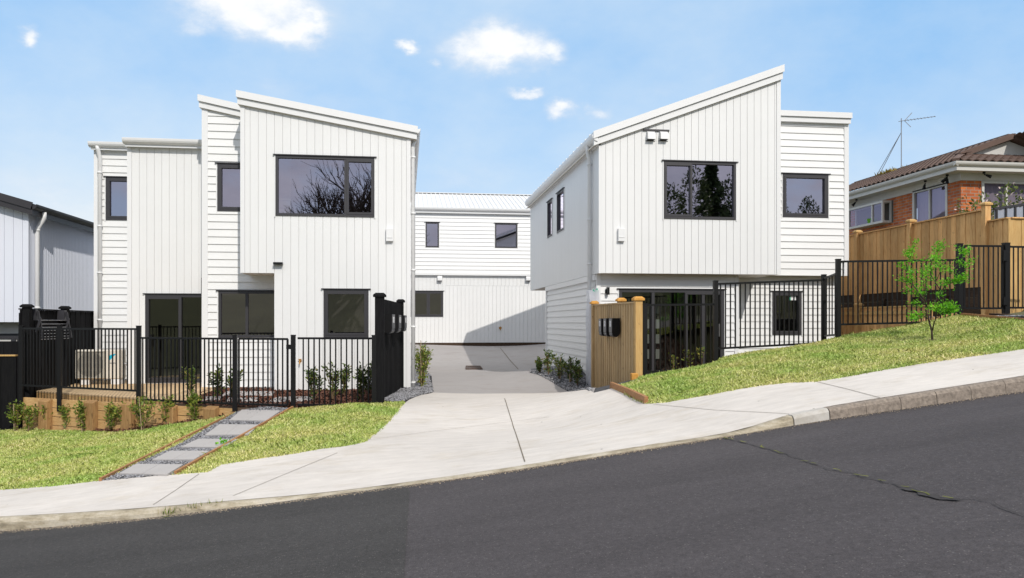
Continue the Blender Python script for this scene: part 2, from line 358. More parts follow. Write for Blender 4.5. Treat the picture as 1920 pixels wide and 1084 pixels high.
def drape(name, pts, mat, off=0.0, step=.4, H=HL, kind='structure', parent=None):
    bm = bmesh.new(); vs = [bm.verts.new((p[0], p[1], 0)) for p in pts]; bm.faces.new(vs)
    bmesh.ops.triangulate(bm, faces=bm.faces[:])
    xs = [p[0] for p in pts]; ys = [p[1] for p in pts]
    for ax, lo, hi in ((0, min(xs), max(xs)), (1, min(ys), max(ys))):
        t = math.floor(lo / step) * step + step
        while t < hi:
            co = [0, 0, 0]; co[ax] = t + .0013; no = [0, 0, 0]; no[ax] = 1
            bmesh.ops.bisect_plane(bm, geom=bm.verts[:] + bm.edges[:] + bm.faces[:], plane_co=co, plane_no=no); t += step
    A = np.array([v.co[:2] for v in bm.verts]); Z = H(A[:, 0], A[:, 1]) + off
    for v, z in zip(bm.verts, Z): v.co.z = z
    bmesh.ops.recalc_face_normals(bm, faces=bm.faces[:])
    if sum(f.normal.z for f in bm.faces) < 0: bmesh.ops.reverse_faces(bm, faces=bm.faces[:])
    me = bpy.data.meshes.new(name); bm.to_mesh(me); bm.free(); me.materials.append(mat)
    me.polygons.foreach_set('use_smooth', [True] * len(me.polygons))
    o = bpy.data.objects.new(name, me); C.objects.link(o)
    if parent: o.parent = parent
    elif kind: o['kind'] = kind
    return o
def inside(P, poly):
    x, y = P[:, 0], P[:, 1]; r = np.zeros(len(P), bool); n = len(poly)
    for i in range(n):
        x0, y0 = poly[i]; x1, y1 = poly[(i + 1) % n]
        if y0 == y1: continue
        c = ((y0 > y) != (y1 > y)) & (x < (x1 - x0) * (y - y0) / (y1 - y0) + x0); r ^= c
    return r
def scatter(poly, per_m2):
    xs = [p[0] for p in poly]; ys = [p[1] for p in poly]
    n = int((max(xs) - min(xs)) * (max(ys) - min(ys)) * per_m2)
    P = np.stack([rng.uniform(min(xs), max(xs), n), rng.uniform(min(ys), max(ys), n)], 1)
    return P[inside(P, poly)]
def leaves_geo(cen, dirs, L, Wd, fold=.25):
    n = len(cen); dirs = dirs / np.linalg.norm(dirs, axis=1)[:, None]
    ref = rng.normal(size=(n, 3)); side = np.cross(dirs, ref); side /= np.linalg.norm(side, axis=1)[:, None] + 1e-9
    up = np.cross(side, dirs); L = np.broadcast_to(np.asarray(L, float), (n,))[:, None]; Wd = np.broadcast_to(np.asarray(Wd, float), (n,))[:, None]
    V = np.stack([cen, cen + dirs * L * .5 + side * Wd * .5 + up * Wd * fold, cen + dirs * L, cen + dirs * L * .5 - side * Wd * .5 + up * Wd * fold], 1)
    return V.reshape(-1, 3), np.arange(n * 4).reshape(n, 4)

# planes of walls: s runs along the wall, z up, n outwards
class Front:
    def __init__(s, Y): s.Y = Y
    def p(s, a, z, n=0): return (a, s.Y - n, z)
class LeftFace:
    def __init__(s, X): s.X = X
    def p(s, a, z, n=0): return (s.X - n, a, z)
class RightFace:
    def __init__(s, X): s.X = X
    def p(s, a, z, n=0): return (s.X + n, a, z)
def pbox(mb, pl, s0, s1, z0, z1, n0, n1):
    mb.hexa([pl.p(s0, z0, n0), pl.p(s1, z0, n0), pl.p(s1, z1, n0), pl.p(s0, z1, n0), pl.p(s0, z0, n1), pl.p(s1, z0, n1), pl.p(s1, z1, n1), pl.p(s0, z1, n1)])
def pieces(a, b, zb, zt, ops):
    cuts = sorted({a, b} | {c for o in ops for c in o[:2] if a < c < b})
    for u, v in zip(cuts[:-1], cuts[1:]):
        m = (u + v) / 2; hit = sorted((o[2], o[3]) for o in ops if o[0] < m < o[1])
        lo = (zb(u), zb(v))
        for h0, h1 in hit:
            if h0 > min(lo): yield u, v, lo[0], lo[1], h0, h0
            lo = (h1, h1)
        if zt(m) > max(lo): yield u, v, lo[0], lo[1], zt(u), zt(v)
def fn(v):
    if callable(v): return v
    return lambda s: v
def line(s0, z0, s1, z1): return lambda s: z0 + (z1 - z0) * (s - s0) / (s1 - s0)
def slab(mb, pl, u, v, z0u, z0v, z1u, z1v, n0, n1):
    mb.hexa([pl.p(u, z0u, n0), pl.p(v, z0v, n0), pl.p(v, z1v, n0), pl.p(u, z1u, n0), pl.p(u, z0u, n1), pl.p(v, z0v, n1), pl.p(v, z1v, n1), pl.p(u, z1u, n1)])
def wall_v(name, parent, pl, s0, s1, zb, zt, ops=(), pitch=.17, gap=.008, mat=None, start=None):
    zb, zt = fn(zb), fn(zt); mb = MB()
    for q in pieces(s0, s1, zb, zt, ops): slab(mb, pl, *q, -.06, -.011)
    t = start if start is not None else s0
    while t < s1 - .01:
        a, b = max(t, s0) + gap / 2, min(t + pitch, s1) - gap / 2
        if b - a > .01:
            for q in pieces(a, b, zb, zt, ops): slab(mb, pl, *q, -.0105, .011)
        t += pitch
    return mb.build(name, mat or white, parent)
def wall_h(name, parent, pl, s0, s1, zb, zt, ops=(), pitch=.17, mat=None, lap=.032):
    zb, zt = fn(zb), fn(zt); mb = MB()
    for q in pieces(s0, s1, zb, zt, ops): slab(mb, pl, *q, -.05, 0)
    z = zb(s0); top = max(zt(s0), zt(s1)); sloped = abs(zt(s0) - zt(s1)) > .02
    while z < top:
        r0, r1 = z, min(z + pitch, top); z += pitch
        zc = sorted({r0, r1} | {c for o in ops for c in o[2:4] if r0 < c < r1})
        for z0, z1 in zip(zc[:-1], zc[1:]):
            zm = (z0 + z1) / 2; act = [o for o in ops if o[2] < zm < o[3]]
            iv = [(s0, s1)]
            for o in act:
                nv = []
                for a, b in iv:
                    if o[1] <= a or o[0] >= b: nv.append((a, b)); continue
                    if o[0] > a: nv.append((a, o[0]))
                    if o[1] < b: nv.append((o[1], b))
                iv = nv
            for a, b in iv:
                k = max(1, int((b - a) / .25)) if sloped else 1
                for i in range(k):
                    u, v = a + (b - a) * i / k, a + (b - a) * (i + 1) / k
                    tu, tv = min(z1, zt(u)), min(z1, zt(v))
                    if min(tu, tv) <= z0 + .004: continue
                    nn = lambda zz: lap - (lap - .007) * (zz - r0) / pitch
                    A, B, Cc, D = pl.p(u, z0, nn(z0)), pl.p(v, z0, nn(z0)), pl.p(v, tv, nn(tv)), pl.p(u, tu, nn(tu))
                    a2, b2 = pl.p(u, z0, 0), pl.p(v, z0, 0)
                    mb.add([A, B, Cc, D, a2, b2], ((0, 1, 2, 3), (0, 4, 5, 1)))
    return mb.build(name, mat or white, parent, fix=False)
def window(parent, pl, s0, s1, z0, z1, mull=(), sash=(), fw=.055, name='window', gl=None, label=None, lip=True, deep=-.07):
    if s0 > s1: s0, s1 = s1, s0
    mb = MB()
    for a, b, c, d in ((s0, s0 + fw, z0, z1), (s1 - fw, s1, z0, z1), (s0 + fw, s1 - fw, z0, z0 + fw), (s0 + fw, s1 - fw, z1 - fw, z1)):
        pbox(mb, pl, a, b, c, d, deep, .035)
    for m in mull: pbox(mb, pl, m - fw / 2, m + fw / 2, z0 + fw, z1 - fw, deep, .03)
    for a, b in sash:                               # opening sash with its own frame
        a, b = min(a, b), max(a, b); w2 = .045
        for q in ((a, a + w2, z0 + fw, z1 - fw), (b - w2, b, z0 + fw, z1 - fw), (a + w2, b - w2, z0 + fw, z0 + fw + w2), (a + w2, b - w2, z1 - fw - w2, z1 - fw)):
            pbox(mb, pl, *q, -.05, .042)
    if lip:
        pbox(mb, pl, s0 - .05, s1 + .05, z1 + .002, z1 + .022, -.01, .065)
    o = mb.build(name, frame_m, parent)
    if label: o['label'] = label
    e = sorted([s0 + fw] + [m for m in mull] + [s1 - fw])
    for a, b in zip(e[:-1], e[1:]):
        g = MB(); g.quad(pl.p(a, z0 + fw, -.02), pl.p(b, z0 + fw, -.02), pl.p(b, z1 - fw, -.02), pl.p(a, z1 - fw, -.02)); g.build('pane', gl or glass, o, fix=False)
    for a, b in ((s0 - .028, s0 - .003), (s1 + .003, s1 + .028)):
        w = MB(); pbox(w, pl, a, b, z0 - .03, z1, .0, .030); w.build('facing', white_trim, o)
    return o
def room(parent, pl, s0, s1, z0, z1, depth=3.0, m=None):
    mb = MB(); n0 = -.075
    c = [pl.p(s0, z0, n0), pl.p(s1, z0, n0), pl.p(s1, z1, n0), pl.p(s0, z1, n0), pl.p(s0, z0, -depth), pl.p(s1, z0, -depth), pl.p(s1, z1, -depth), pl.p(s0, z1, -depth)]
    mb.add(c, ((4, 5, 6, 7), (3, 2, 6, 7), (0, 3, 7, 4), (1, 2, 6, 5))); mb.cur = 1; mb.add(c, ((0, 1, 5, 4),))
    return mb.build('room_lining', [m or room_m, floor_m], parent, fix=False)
def downpipe(parent, pts, r=.045, mat=None, clips=(), cdir=(0, 0, 0)):
    mb = MB(); mb.tube(pts, r, 12)
    for p in clips: mb.tube([(p[0], p[1], p[2] - .02), (p[0], p[1], p[2] + .02)], r * 1.25, 12); mb.bar(p, (p[0] + cdir[0], p[1] + cdir[1], p[2]), .03, .02)
    return mb.build('downpipe', mat or white_trim, parent, smooth=True)
def gutter(parent, p, q, out, size=.11, mat=None):
    # quarter-round gutter from p to q; out = unit vector away from the house
    p, q, o = Vector(p), Vector(q), Vector(out); mb = MB()
    prof = [(0, 0), (0, -size)] + [(size * math.sin(t), -size * math.cos(t)) for t in np.linspace(.15, math.pi / 2, 5)] + [(size, .012), (size - .018, .012), (size - .018, 0)]
    vs = [p + o * a + Vector((0, 0, b)) for a, b in prof] + [q + o * a + Vector((0, 0, b)) for a, b in prof]
    n = len(prof); mb.add(vs, [(i, i + n, (i + 1) % n + n, (i + 1) % n) for i in range(n)] + [tuple(range(n)), tuple(range(2 * n - 1, n - 1, -1))])
    return mb.build('gutter', mat or white_trim, parent)

# ================================================================ SETTING: ground, road, paths
def grid_sheet(name, x0, x1, y0, y1, step, Hf, mat):
    xs = np.arange(x0, x1 + .01, step); ys = np.arange(y0, y1 + .01, step); X, Y = np.meshgrid(xs, ys); Z = Hf(X, Y)
    V = np.stack([X.ravel(), Y.ravel(), Z.ravel()], 1); nx, ny = len(xs), len(ys)
    i = np.arange(nx * ny).reshape(ny, nx); Fc = np.stack([i[:-1, :-1], i[:-1, 1:], i[1:, 1:], i[1:, :-1]], -1).reshape(-1, 4)
    o = np_mesh(name, V, Fc, mat); o['kind'] = 'structure'; return o
def ground_h(X, Y):
    k = kerb_y(X); land = HL(X, np.maximum(Y, 7.5)); road = HR(X, Y)
    t = np.clip((Y - k + .3) / .6, 0, 1); z = np.minimum(land, road + 3 * t + .0) * t + road * (1 - t) - .10
    z = np.where((Y > k - .6) & (Y < k + 1.0), z - .15, z)
    back = np.clip(-1.5 - Y, 0, None); z = z + .0 * back
    z = np.where(Y < -15, z + np.minimum((-15 - Y) * .40, 5.6), z)
    m = np.clip((X - 4.6) / .8, 0, 1) * np.clip((Y - 13.7) / .8, 0, 1) * np.clip((12.4 - X) / .4, 0, 1)
    m2 = np.clip((Y - 15.5) / 1.5, 0, 1) * np.clip((X + 6.5) / .8, 0, 1) * np.clip((12.4 - X) / .4, 0, 1)
    return z - .8 * m - .4 * m2
grid_sheet('ground', -400, 400, -400, 400, 20, lambda X, Y: np.full(X.shape, -3.4), far_grass)
grid_sheet('terrain', -60, 60, -70, 60, .8, ground_h, far_grass)
kx = np.concatenate([np.arange(-11, 13.5, .25)])
road_poly = [(float(x), float(kerb_y(x)) + .03) for x in kx] + [(13.25, -4), (-11, -4)]
drape('road', road_poly, asphalt, 0, .5, HR)
rp = [(-11, -4)] + [P2(GR(757 - 11 * t * 0 + (768 - 757) * (1 - t), 1084 - (1084 - 922) * (1 - t))) for t in (1, .75, .5, .25, 0)]
xk = on_kerb(768)[0]
rp = [(-11, -4), (rp[1][0] - .15, -4)] + rp[1:] + [(float(x), float(kerb_y(x)) + .02) for x in np.arange(xk - .05, -11.1, -.25)]
drape('road_patch', rp, asphalt_old, .004, .5, HR)
# crack with moss
def ribbon(name, pts, width, mat, H, off, jit=.0, dash=None, kind='structure'):
    pts = [Vector((p[0], p[1], 0)) for p in pts]; dense = []
    for a, b in zip(pts[:-1], pts[1:]):
        n = max(1, int((b - a).length / .06)); dense += [a + (b - a) * (i / n) for i in range(n)]
    dense.append(pts[-1]); mb = MB(); prev = None; r2 = random.Random(5)
    for i, p in enumerate(dense):
        d = (dense[min(i + 1, len(dense) - 1)] - dense[max(i - 1, 0)]).normalized(); nn = Vector((-d.y, d.x, 0))
        c = p + nn * r2.gauss(0, jit); w = width * (1 if not jit else r2.uniform(.35, 1.25))
        a, b = c + nn * w / 2, c - nn * w / 2
        a.z = float(H(a.x, a.y)) + off; b.z = float(H(b.x, b.y)) + off
        if prev and not (dash and r2.random() < dash): mb.quad(prev[0], prev[1], b, a)
        prev = (a, b)
    o = mb.build(name, mat, fix=False); o['kind'] = kind; return o
crk = [GR(*p) for p in ((1360, 822), (1440, 843), (1560, 882), (1660, 905), (1745, 931), (1790, 937), (1830, 935), (1880, 955), (1930, 970))]
ribbon('road_crack', crk, .010, crack_m, HR, .009, .012)
ribbon('road_moss', crk[:6], .014, moss, HR, .013, .014, .55)
ribbon('road_crack', [GR(*p) for p in ((1700, 916), (1760, 937), (1800, 938))], .06, crack_m, HR, .0095, .01)
# footpath with the drive crossing
LE = [(0,919),(100,912),(187,902),(300,892.5),(387,886),(413,872),(470,863),(560,850),(600,842.5),(640,838),(668,833),(683,829),(700,815),(743,773),(767,750),(790,741),(812,736.5)]
RE = [(900,738.5),(1000,738),(1064,735),(1113,737),(1135,732),(1148,728),(1180,742),(1212,757.5),(1250,755),(1330,741),(1421,724.5),(1480,718),(1532,716),(1620,701),(1700,687),(1800,672),(1920,655)]
LEg, REg = [G(*p) for p in LE], [G(*p) for p in RE]
path_poly = [(-11, LEg[0].y + 3.2)] + [P2(p) for p in LEg + REg] + [(13.2, float(kerb_y(13)) + 1.6)] + [(float(x), float(kerb_y(x)) + .10) for x in np.arange(13.2, -11.1, -.3)]
drape('footpath', path_poly, conc, .004, .3)
drv = [P2(G(812, 736.5)), P2(G(900, 738.5)), P2(G(1000, 738)), P2(G(1064, 735)), P2(G(1113, 737)), (4.36, 17.2), (4.36, 24.4), (7, 24.6), (7, 34.3), (-1, 34.3), (-1, 26), (.2, 26), (.2, 17.7)]
drape('driveway', drv, drive, .002, .4)
def gl(pts, n=4):
    out = []
    for a, b in zip(pts[:-1], pts[1:]): out += [G(a[0] + (b[0] - a[0]) * i / n, a[1] + (b[1] - a[1]) * i / n) for i in range(n)]
    return out + [G(*pts[-1])]
def jl(name, pts, w=.012, off=.009): ribbon(name, gl(pts, 8), w, joint_m, HL, off)
jl('driveway_joint', [(946, 748), (984, 867)], .012)
jl('driveway_joint', [(690, 826), (800, 811), (946, 793), (1030, 783)], .006)
jl('footpath_joint', [(633, 850), (540, 888), (437, 931)], .007)
jl('footpath_joint', [(373, 890), (330, 920), (287, 948)], .007)
jl('footpath_joint', [(1530, 716.5), (1590, 731), (1650, 747)], .009)
jl('footpath_joint', [(1225, 759), (1340, 770), (1480, 777)], .007)
jl('driveway_joint', [(938, 653), (958, 678), (972, 693)], .03)
# kerb: one profile following the road edge
def kerb_run(name, xs, mat, top=.006, wob=0, end_gap=0, kind='structure', label=None):
    mb = MB(); n = len(xs); rows = []
    for i, x in enumerate(xs):
        y = float(kerb_y(x)); zl = float(HL(x, y)) + top; zr = float(HR(x, y)) - .06
        fz = max(zl - .035, zr + .065); j = rnd.uniform(-wob, wob)
        rows.append([(x, y - .035, zr), (x, y - .018 + j, fz), (x, y + .006 + j, max(zl - .008, fz + .001)), (x, y + .03, zl + j * .5), (x, y + .125, zl + j * .3), (x, y + .125, zr)])
    k = 6
    mb.add([p for r in rows for p in r], [(i * k + j, i * k + (j + 1) % k, (i + 1) * k + (j + 1) % k, (i + 1) * k + j) for i in range(n - 1) for j in range(k)] + [tuple(range(k)), tuple(range((n - 1) * k, n * k))])
    o = mb.build(name, mat); o['kind'] = kind; return o
x1487, x1554 = on_kerb(1487)[0], on_kerb(1554)[0]
kerb_run('kerb', list(np.arange(-11, x1487 - .01, .12)) + [x1487 - .008], kerb_m)
kerb_run('kerb', list(np.linspace(x1487 + .004, x1554 - .008, 8)), kerb_mr, .008)
ks = [1554, 1622, 1687, 1754, 1818, 1883, 1950, 2020, 2095, 2170, 2245, 2320, 2400, 2480, 2560]
for a, b in zip(ks[:-1], ks[1:]):
    xa, xb = on_kerb(a)[0] + .0025, on_kerb(b)[0] - .0025
    kerb_run('kerb_stone', list(np.linspace(xa, xb, 14)), stone_m, .006, .005)
# grit along the road edge
gp = []
for x in np.arange(-5, 8, .008):
    for _ in range(1 if x > 3.3 else 3): gp.append((x + rnd.uniform(-.01, .01), float(kerb_y(x)) - .04 - abs(rnd.gauss(0, .05))))
def stones(name, P, H, mat, size, off=0, label=None, flat=.6, parent=None):
    n = len(P); P = np.asarray(P); z = (H(P[:, 0], P[:, 1]) if callable(H) else np.full(n, H)) + off
    o8 = np.array([[1, 0, 0], [0, 1, 0], [-1, 0, 0], [0, -1, 0], [.2, .1, 1], [-.1, .2, -1]], float)
    s = rng.uniform(size[0], size[1], (n, 1, 1)) * rng.uniform(.6, 1.4, (n, 6, 3)); s[:, :, 2] *= flat
    a = rng.uniform(0, 6.28, n); ca, sa = np.cos(a)[:, None], np.sin(a)[:, None]
    V = o8[None] * s; x, y = V[:, :, 0].copy(), V[:, :, 1].copy(); V[:, :, 0] = x * ca - y * sa; V[:, :, 1] = x * sa + y * ca
    V[:, :, 2] += rng.uniform(-.4, .4, (n, 1)) * x
    V += np.stack([P[:, 0], P[:, 1], z], 1)[:, None]
    f = np.array([[0, 1, 4], [1, 2, 4], [2, 3, 4], [3, 0, 4], [1, 0, 5], [2, 1, 5], [3, 2, 5], [0, 3, 5]])
    Fc = (f[None] + (np.arange(n) * 6)[:, None, None]).reshape(-1, 3)
    o = np_mesh(name, V.reshape(-1, 3), Fc, mat, parent)
    if parent is None: o['kind'] = 'stuff'
    return o
tag(stones('road_grit', gp, HR, grit, (.003, .009), .004), 'loose pale grit along the edge of the road', 'grit')

# lawns
pL, pR = [(190, 903), (455, 768)], [(327, 890), (547, 766)]
lawn1 = [P2(G(*p)) for p in ((187, 902), (300, 850), (380, 807), (446, 772), (425, 781), (410, 784), (365, 791), (320, 798), (274, 806), (206, 811), (150, 809), (48, 806), (0, 808))] + [(-11, 18), (-11, LEg[0].y + 3.2), P2(LEg[0]), P2(LEg[1])]
lawn2 = [P2(G(*p)) for p in ((327, 890), (440, 826), (547, 767), (600, 763), (700, 757), (757, 754), (743, 773), (700, 815), (683, 829), (668, 833), (640, 838), (600, 842.5), (560, 850), (470, 863), (413, 872), (387, 886))]
lawn3 = [P2(p) for p in REg[7:]] + [(13.2, float(kerb_y(13)) + 1.6), (13.2, 11.5)] + [P2(W(1920, 602, 11.5))] + [P2(W(px, py, Y)) for px, py, Y in ((1797, 592, 13.5), (1716, 607.6, 13.6), (1568, 633, 13.55), (1536, 641.5, 13.6), (1413, 661, 13.5), (1358, 670.6, 13.48), (1339, 680, 13.42), (1205, 706, 13.2))] + [P2(G(1195, 715)), P2(G(1152, 726))]
for i, lw in enumerate((lawn1, lawn2, lawn3)): drape('lawn', lw, turf, .0, .4)
def grass(poly, per, seed, label, lo=.016, hi=.034):
    P = scatter(poly, per); E = []
    for i in range(len(poly)):
        p, q = np.array(poly[i]), np.array(poly[(i + 1) % len(poly)]); L = np.linalg.norm(q - p)
        if L > 6 or L < .01: continue
        k = int(L * 260); nn = np.array([-(q - p)[1], (q - p)[0]]) / L; t = rng.uniform(0, 1, (k, 1)); E.append(p + (q - p) * t + nn * rng.normal(0, .018, (k, 1)))
    P = np.concatenate([P] + E); n = len(P); z = HL(P[:, 0], P[:, 1])
    cl_ = np.sin(P[:, 0] * 5.1 + 1.7 * np.sin(P[:, 1] * 3.3)) * np.sin(P[:, 1] * 6.3 + 2.1 * np.sin(P[:, 0] * 2.7))
    a = rng.uniform(0, 6.28, n); h = rng.uniform(lo, hi, n) * (1.05 + .35 * cl_) * np.where(rng.uniform(0, 1, n) < .05, 1.7, 1.0); w = rng.uniform(.004, .008, n); lean = rng.normal(0, .6, (n, 2)) * h[:, None]
    b = np.stack([np.cos(a), np.sin(a), np.zeros(n)], 1) * w[:, None]; c = np.stack([P[:, 0], P[:, 1], z - .004], 1)
    m = c + np.stack([lean[:, 0] * .35, lean[:, 1] * .35, h * .65], 1); t = c + np.stack([lean[:, 0], lean[:, 1], h], 1)
    V = np.stack([c - b, c + b, m + b * .7, t, m - b * .7], 1).reshape(-1, 3); Fc = np.arange(5 * n).reshape(n, 5)
    return tag(np_mesh('grass', V, Fc, grass_m), label, 'grass', None, 'stuff')
grass(lawn1, 3000, 1, 'short lawn grass left of the stepping stone path')
grass(lawn2, 3300, 2, 'short lawn grass between the stepping stones and the driveway')
grass(lawn3, 3000, 3, 'patchy lawn grass on the slope above the right hand footpath')
# stepping stone path
path2 = [P2(G(*p)) for p in ((190, 903), (327, 890), (440, 826), (547, 767), (455, 768), (380, 807), (300, 850))]
drape('path', path2, gravel_bed, .003, .3)
tag(stones('gravel', scatter(path2, 1500), HL, gravel_m, (.010, .020), .008), 'grey gravel between the stepping stone pavers', 'gravel')
rows = [((1290,148),(1495,152),(1578,95),(1360,90)), ((1152,233),(1395,230),(1455,175),(1235,172)), ((1018,300),(1245,303),(1335,257),(1115,255)), ((855,373),(1090,372),(1178,323),(955,323)), ((670,450),(940,455),(1030,400),(765,397))]
rown = ['topmost row, nearest the gate', 'second row from the gate', 'middle row of the path', 'fourth row from the gate', 'lowest row beside the footpath']
def paver(quad, label, grp, zfix=None):
    c = sum((Vector(q) for q in quad), Vector()) / 4; r0 = empty('paver', c, 0, label, 'paver', grp)
    mb = MB(); lo = [Vector((q[0], q[1], q[2] - .015)) for q in quad]; hi = [Vector((q[0], q[1], q[2] + .02)) for q in quad]; mb.hexa(lo + hi)
    o = mb.build('paver', paver_m, None, bevel=.006); bpy.data.objects.remove(r0)
    return tag(o, label, 'paver', grp)
for q, nm in zip(rows, rown):
    a, b, c, d = [G(x / 3, 740 + y / 3, .012) for x, y in q]
    e0, e1 = a + (b - a) * .497, d + (c - d) * .497; f0, f1 = a + (b - a) * .503, d + (c - d) * .503
    paver([a, e0, e1, d], f'grey square paver, left of the pair in the {nm}', 'stepping stone pavers')
    paver([f0, b, c, f1], f'grey square paver, right of the pair in the {nm}', 'stepping stone pavers')
def edge_board(name, pts, label, w=.03, h=.06, mat=None, up=.012):
    mb = MB()
    for a, b in zip(pts[:-1], pts[1:]): mb.bar(Vector(a) + Vector((0, 0, up)), Vector(b) + Vector((0, 0, up)), w, h)
    return tag(mb.build(name, mat or edging), label, 'edging')
def gl(pts, n=4):
    out = []
    for a, b in zip(pts[:-1], pts[1:]): out += [G(a[0] + (b[0] - a[0]) * i / n, a[1] + (b[1] - a[1]) * i / n) for i in range(n)]
    return out + [G(*pts[-1])]
edge_board('timber_edging', gl([(188, 903), (456, 768)], 6), 'thin timber edging along the left side of the stepping stone path')
edge_board('timber_edging', gl([(329, 890), (549, 766)], 6), 'thin timber edging along the right side of the stepping stone path')
edge_board('timber_edging', [G(1146, 727), G(1180, 741), G(1212, 757)], 'brown timber board edging the corner of the right lawn by the driveway', .05, .15, None, .02)
edge_board('timber_edging', [W(1700, 610, 13.62), W(1750, 602, 13.62), W(1800, 592, 13.58)], 'pale timber edging behind the sapling at the top of the lawn', .05, .1, sleeper, .02)
edge_board('timber_edging', [W(1803, 591, 13.4), W(1860, 596, 12.4), W(1935, 603, 11.4)], 'timber edging between the lawn and the gravel at far right', .05, .08, edging, .0)
# gravel yard upper right, with a dark plank
gv = [P2(W(1803, 590, 13.45)), P2(W(1860, 596, 12.45)), P2(W(1935, 603, 11.45)), (14, 11.4), (14, 14.9), (10.6, 14.9), (10.4, 13.7)]
yz = float(W(1803, 590, 13.5).z)
tag(stones('gravel', scatter(gv, 500), .10, gravel_m, (.015, .03), .01), 'grey gravel strip at the top right of the lawn', 'gravel')
_m = MB(); _m.prism(gv, 'z', -.3, .10); o = _m.build('gravel_base', gravel_bed); o['kind'] = 'structure'
_m = MB(); _m.bar(W(1862, 590, 12.9) + Vector((0, 0, .0)), W(1945, 597, 12.1), .2, .05); tag(_m.build('plank', paling_dark), 'dark plank lying on the gravel beside the right hand gate', 'plank')
# driveway gravel beds
gb1 = [P2(G(700, 754)), P2(G(757, 753)), P2(G(790, 741)), P2(G(812, 735)), P2(G(804, 706)), (.72, 22), (.55, 25), (.12, 25), (.12, 17.5), (-.1, 17.45), (-.5, 13.9)]
gb2 = [P2(G(994, 699)), P2(G(1064, 733)), P2(G(1106, 734)), (4.3, 17.5), (4.36, 18.0), (4.36, 24.3), (3.9, 24)]
drape('gravel_base', [(-.75, 12), (4.7, 12), (4.4, 26), (.1, 26), (.1, 17.6), (-.3, 17.5)], gravel_bed, -.008, .4)
for gb, lb in ((gb1, 'grey gravel bed beside the left house and letterbox fence'), (gb2, 'grey gravel bed below the side wall of the right house')):
    drape('gravel_base', gb, gravel_bed, .006, .4)
    tag(stones('gravel', scatter(gb, 900), HL, gravel_m, (.014, .034), .014), lb, 'gravel')
# raised garden beds
BZ = -1.49
FP = [Vector((-7.72, 17.2, 0)), Vector((-4.92, 15.5, 0)), Vector((-2.97, 14.42, 0)), Vector((-1.92, 14.03, 0)), Vector((-.53, 13.66, 0))]
bed = [(-4.3, 15.2)] + [(p.x, p.y + .05) for p in FP[2:]] + [(-.1, 17.55), (-4.5, 18.5)]
_m = MB(); _m.prism(bed, 'z', -2.5, BZ); o = _m.build('soil_bed', soil); o['kind'] = 'structure'
def chips(name, poly, per, z, label):
    P = scatter(poly, per); n = len(P); zz = (z(P[:, 0], P[:, 1]) if callable(z) else np.full(n, z)) + rng.uniform(.0, .03, n)
    a = rng.uniform(0, 6.28, n); l = rng.uniform(.012, .05, n); w = rng.uniform(.006, .016, n); t = rng.normal(0, .5, n)
    u = np.stack([np.cos(a), np.sin(a), t], 1) * l[:, None]; v = np.stack([-np.sin(a), np.cos(a), rng.normal(0, .4, n)], 1) * w[:, None]
    c = np.stack([P[:, 0], P[:, 1], zz], 1); V = np.stack([c - u - v, c + u - v, c + u + v, c - u + v], 1).reshape(-1, 3)
    return tag(np_mesh(name, V, np.arange(4 * n).reshape(n, 4), mulch_m), label, 'mulch', None, 'stuff')
chips('mulch', [(-4.1, 15.15), (-2.97, 14.5), (-.55, 13.74), (-.15, 17.5), (-4.3, 18.5)], 1300, BZ, 'red brown bark mulch behind the front fence')
wb = [P2(G(*p)) for p in ((150, 809), (206, 811), (274, 806), (320, 798), (365, 791), (415, 783))]
chips('mulch', wb + [(x + .1, y + .45) for x, y in reversed(wb)], 900, HL, 'bark mulch at the foot of the timber retaining wall')
for q, lb in ((((378,752),(412,752),(414,745),(385,745)), 'small grey paver in the mulch near the deck corner'), (((416,743),(512,743),(515,735),(424,735)), 'grey paver in the mulch below the double window'),
              (((425,753.5),(482,753.5),(486,747),(428,747)), 'grey paver in the mulch just behind the gate post'), (((495,756),(588,752),(592,745),(520,746)), 'grey paver in the mulch behind the gate')):
    paver([ONZ(x, y, BZ + .02) for x, y in q], lb, 'pavers in the garden bed')
rb = [P2(W(1205, 706, 13.25)), P2(W(1339, 680, 13.5)), P2(W(1545, 640, 13.6)), (7.7, 18.9), (4.5, 17.9), (4.2, 15)]
drape('soil_bed', rb, soil, -.10, .5)
chips('mulch', rb, 500, lambda x, y: HL(x, y) - .095, 'bark mulch between the right fence and the house')
# ================================================================ LEFT HOUSE
YA, YB, YC, YD = 17.6, 18.55, 19.8, 21.0
LH = empty('townhouse', (-3, 20, -1.5), 0, 'white two storey townhouse left of the driveway with stepped roofs and timber deck', 'house', 'white townhouses')
LH['group'] = 'white townhouses'
def X_(px, Y): return XA(px, Y)
def Z_(px, py, Y): return ZA(px, py, Y)
def win(parent, pl, Y, x0, x1, y0, y1, mull=(), sash=(), **k):
    a, b = X_(x0, Y), X_(x1, Y); zm = (x0 + x1) / 2
    z1, z0 = Z_(zm, y0, Y), Z_(zm, y1, Y)
    window(parent, pl, a, b, z0, z1, [X_(m, Y) for m in mull], [(X_(p, Y), X_(q, Y)) for p, q in sash], **k)
    return (a, b, z0, z1)
pa = Front(YA)
xa0, xa1, xac = X_(451, YA), X_(770, YA), X_(515, YA)
za_t = line(xa0, Z_(455, 192, YA), xa1, Z_(770, 250, YA)); zsof = Z_(480, 512, YA)
oA1 = win(LH, pa, YA, 517, 702, 294, 406, (648,), ((650, 700),))
oA2 = win(LH, pa, YA, 607, 691, 543, 633, (), ((611, 687),))
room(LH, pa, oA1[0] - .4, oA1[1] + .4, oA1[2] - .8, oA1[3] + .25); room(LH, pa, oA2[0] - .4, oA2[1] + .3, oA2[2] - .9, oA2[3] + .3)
st = xa0 + .09
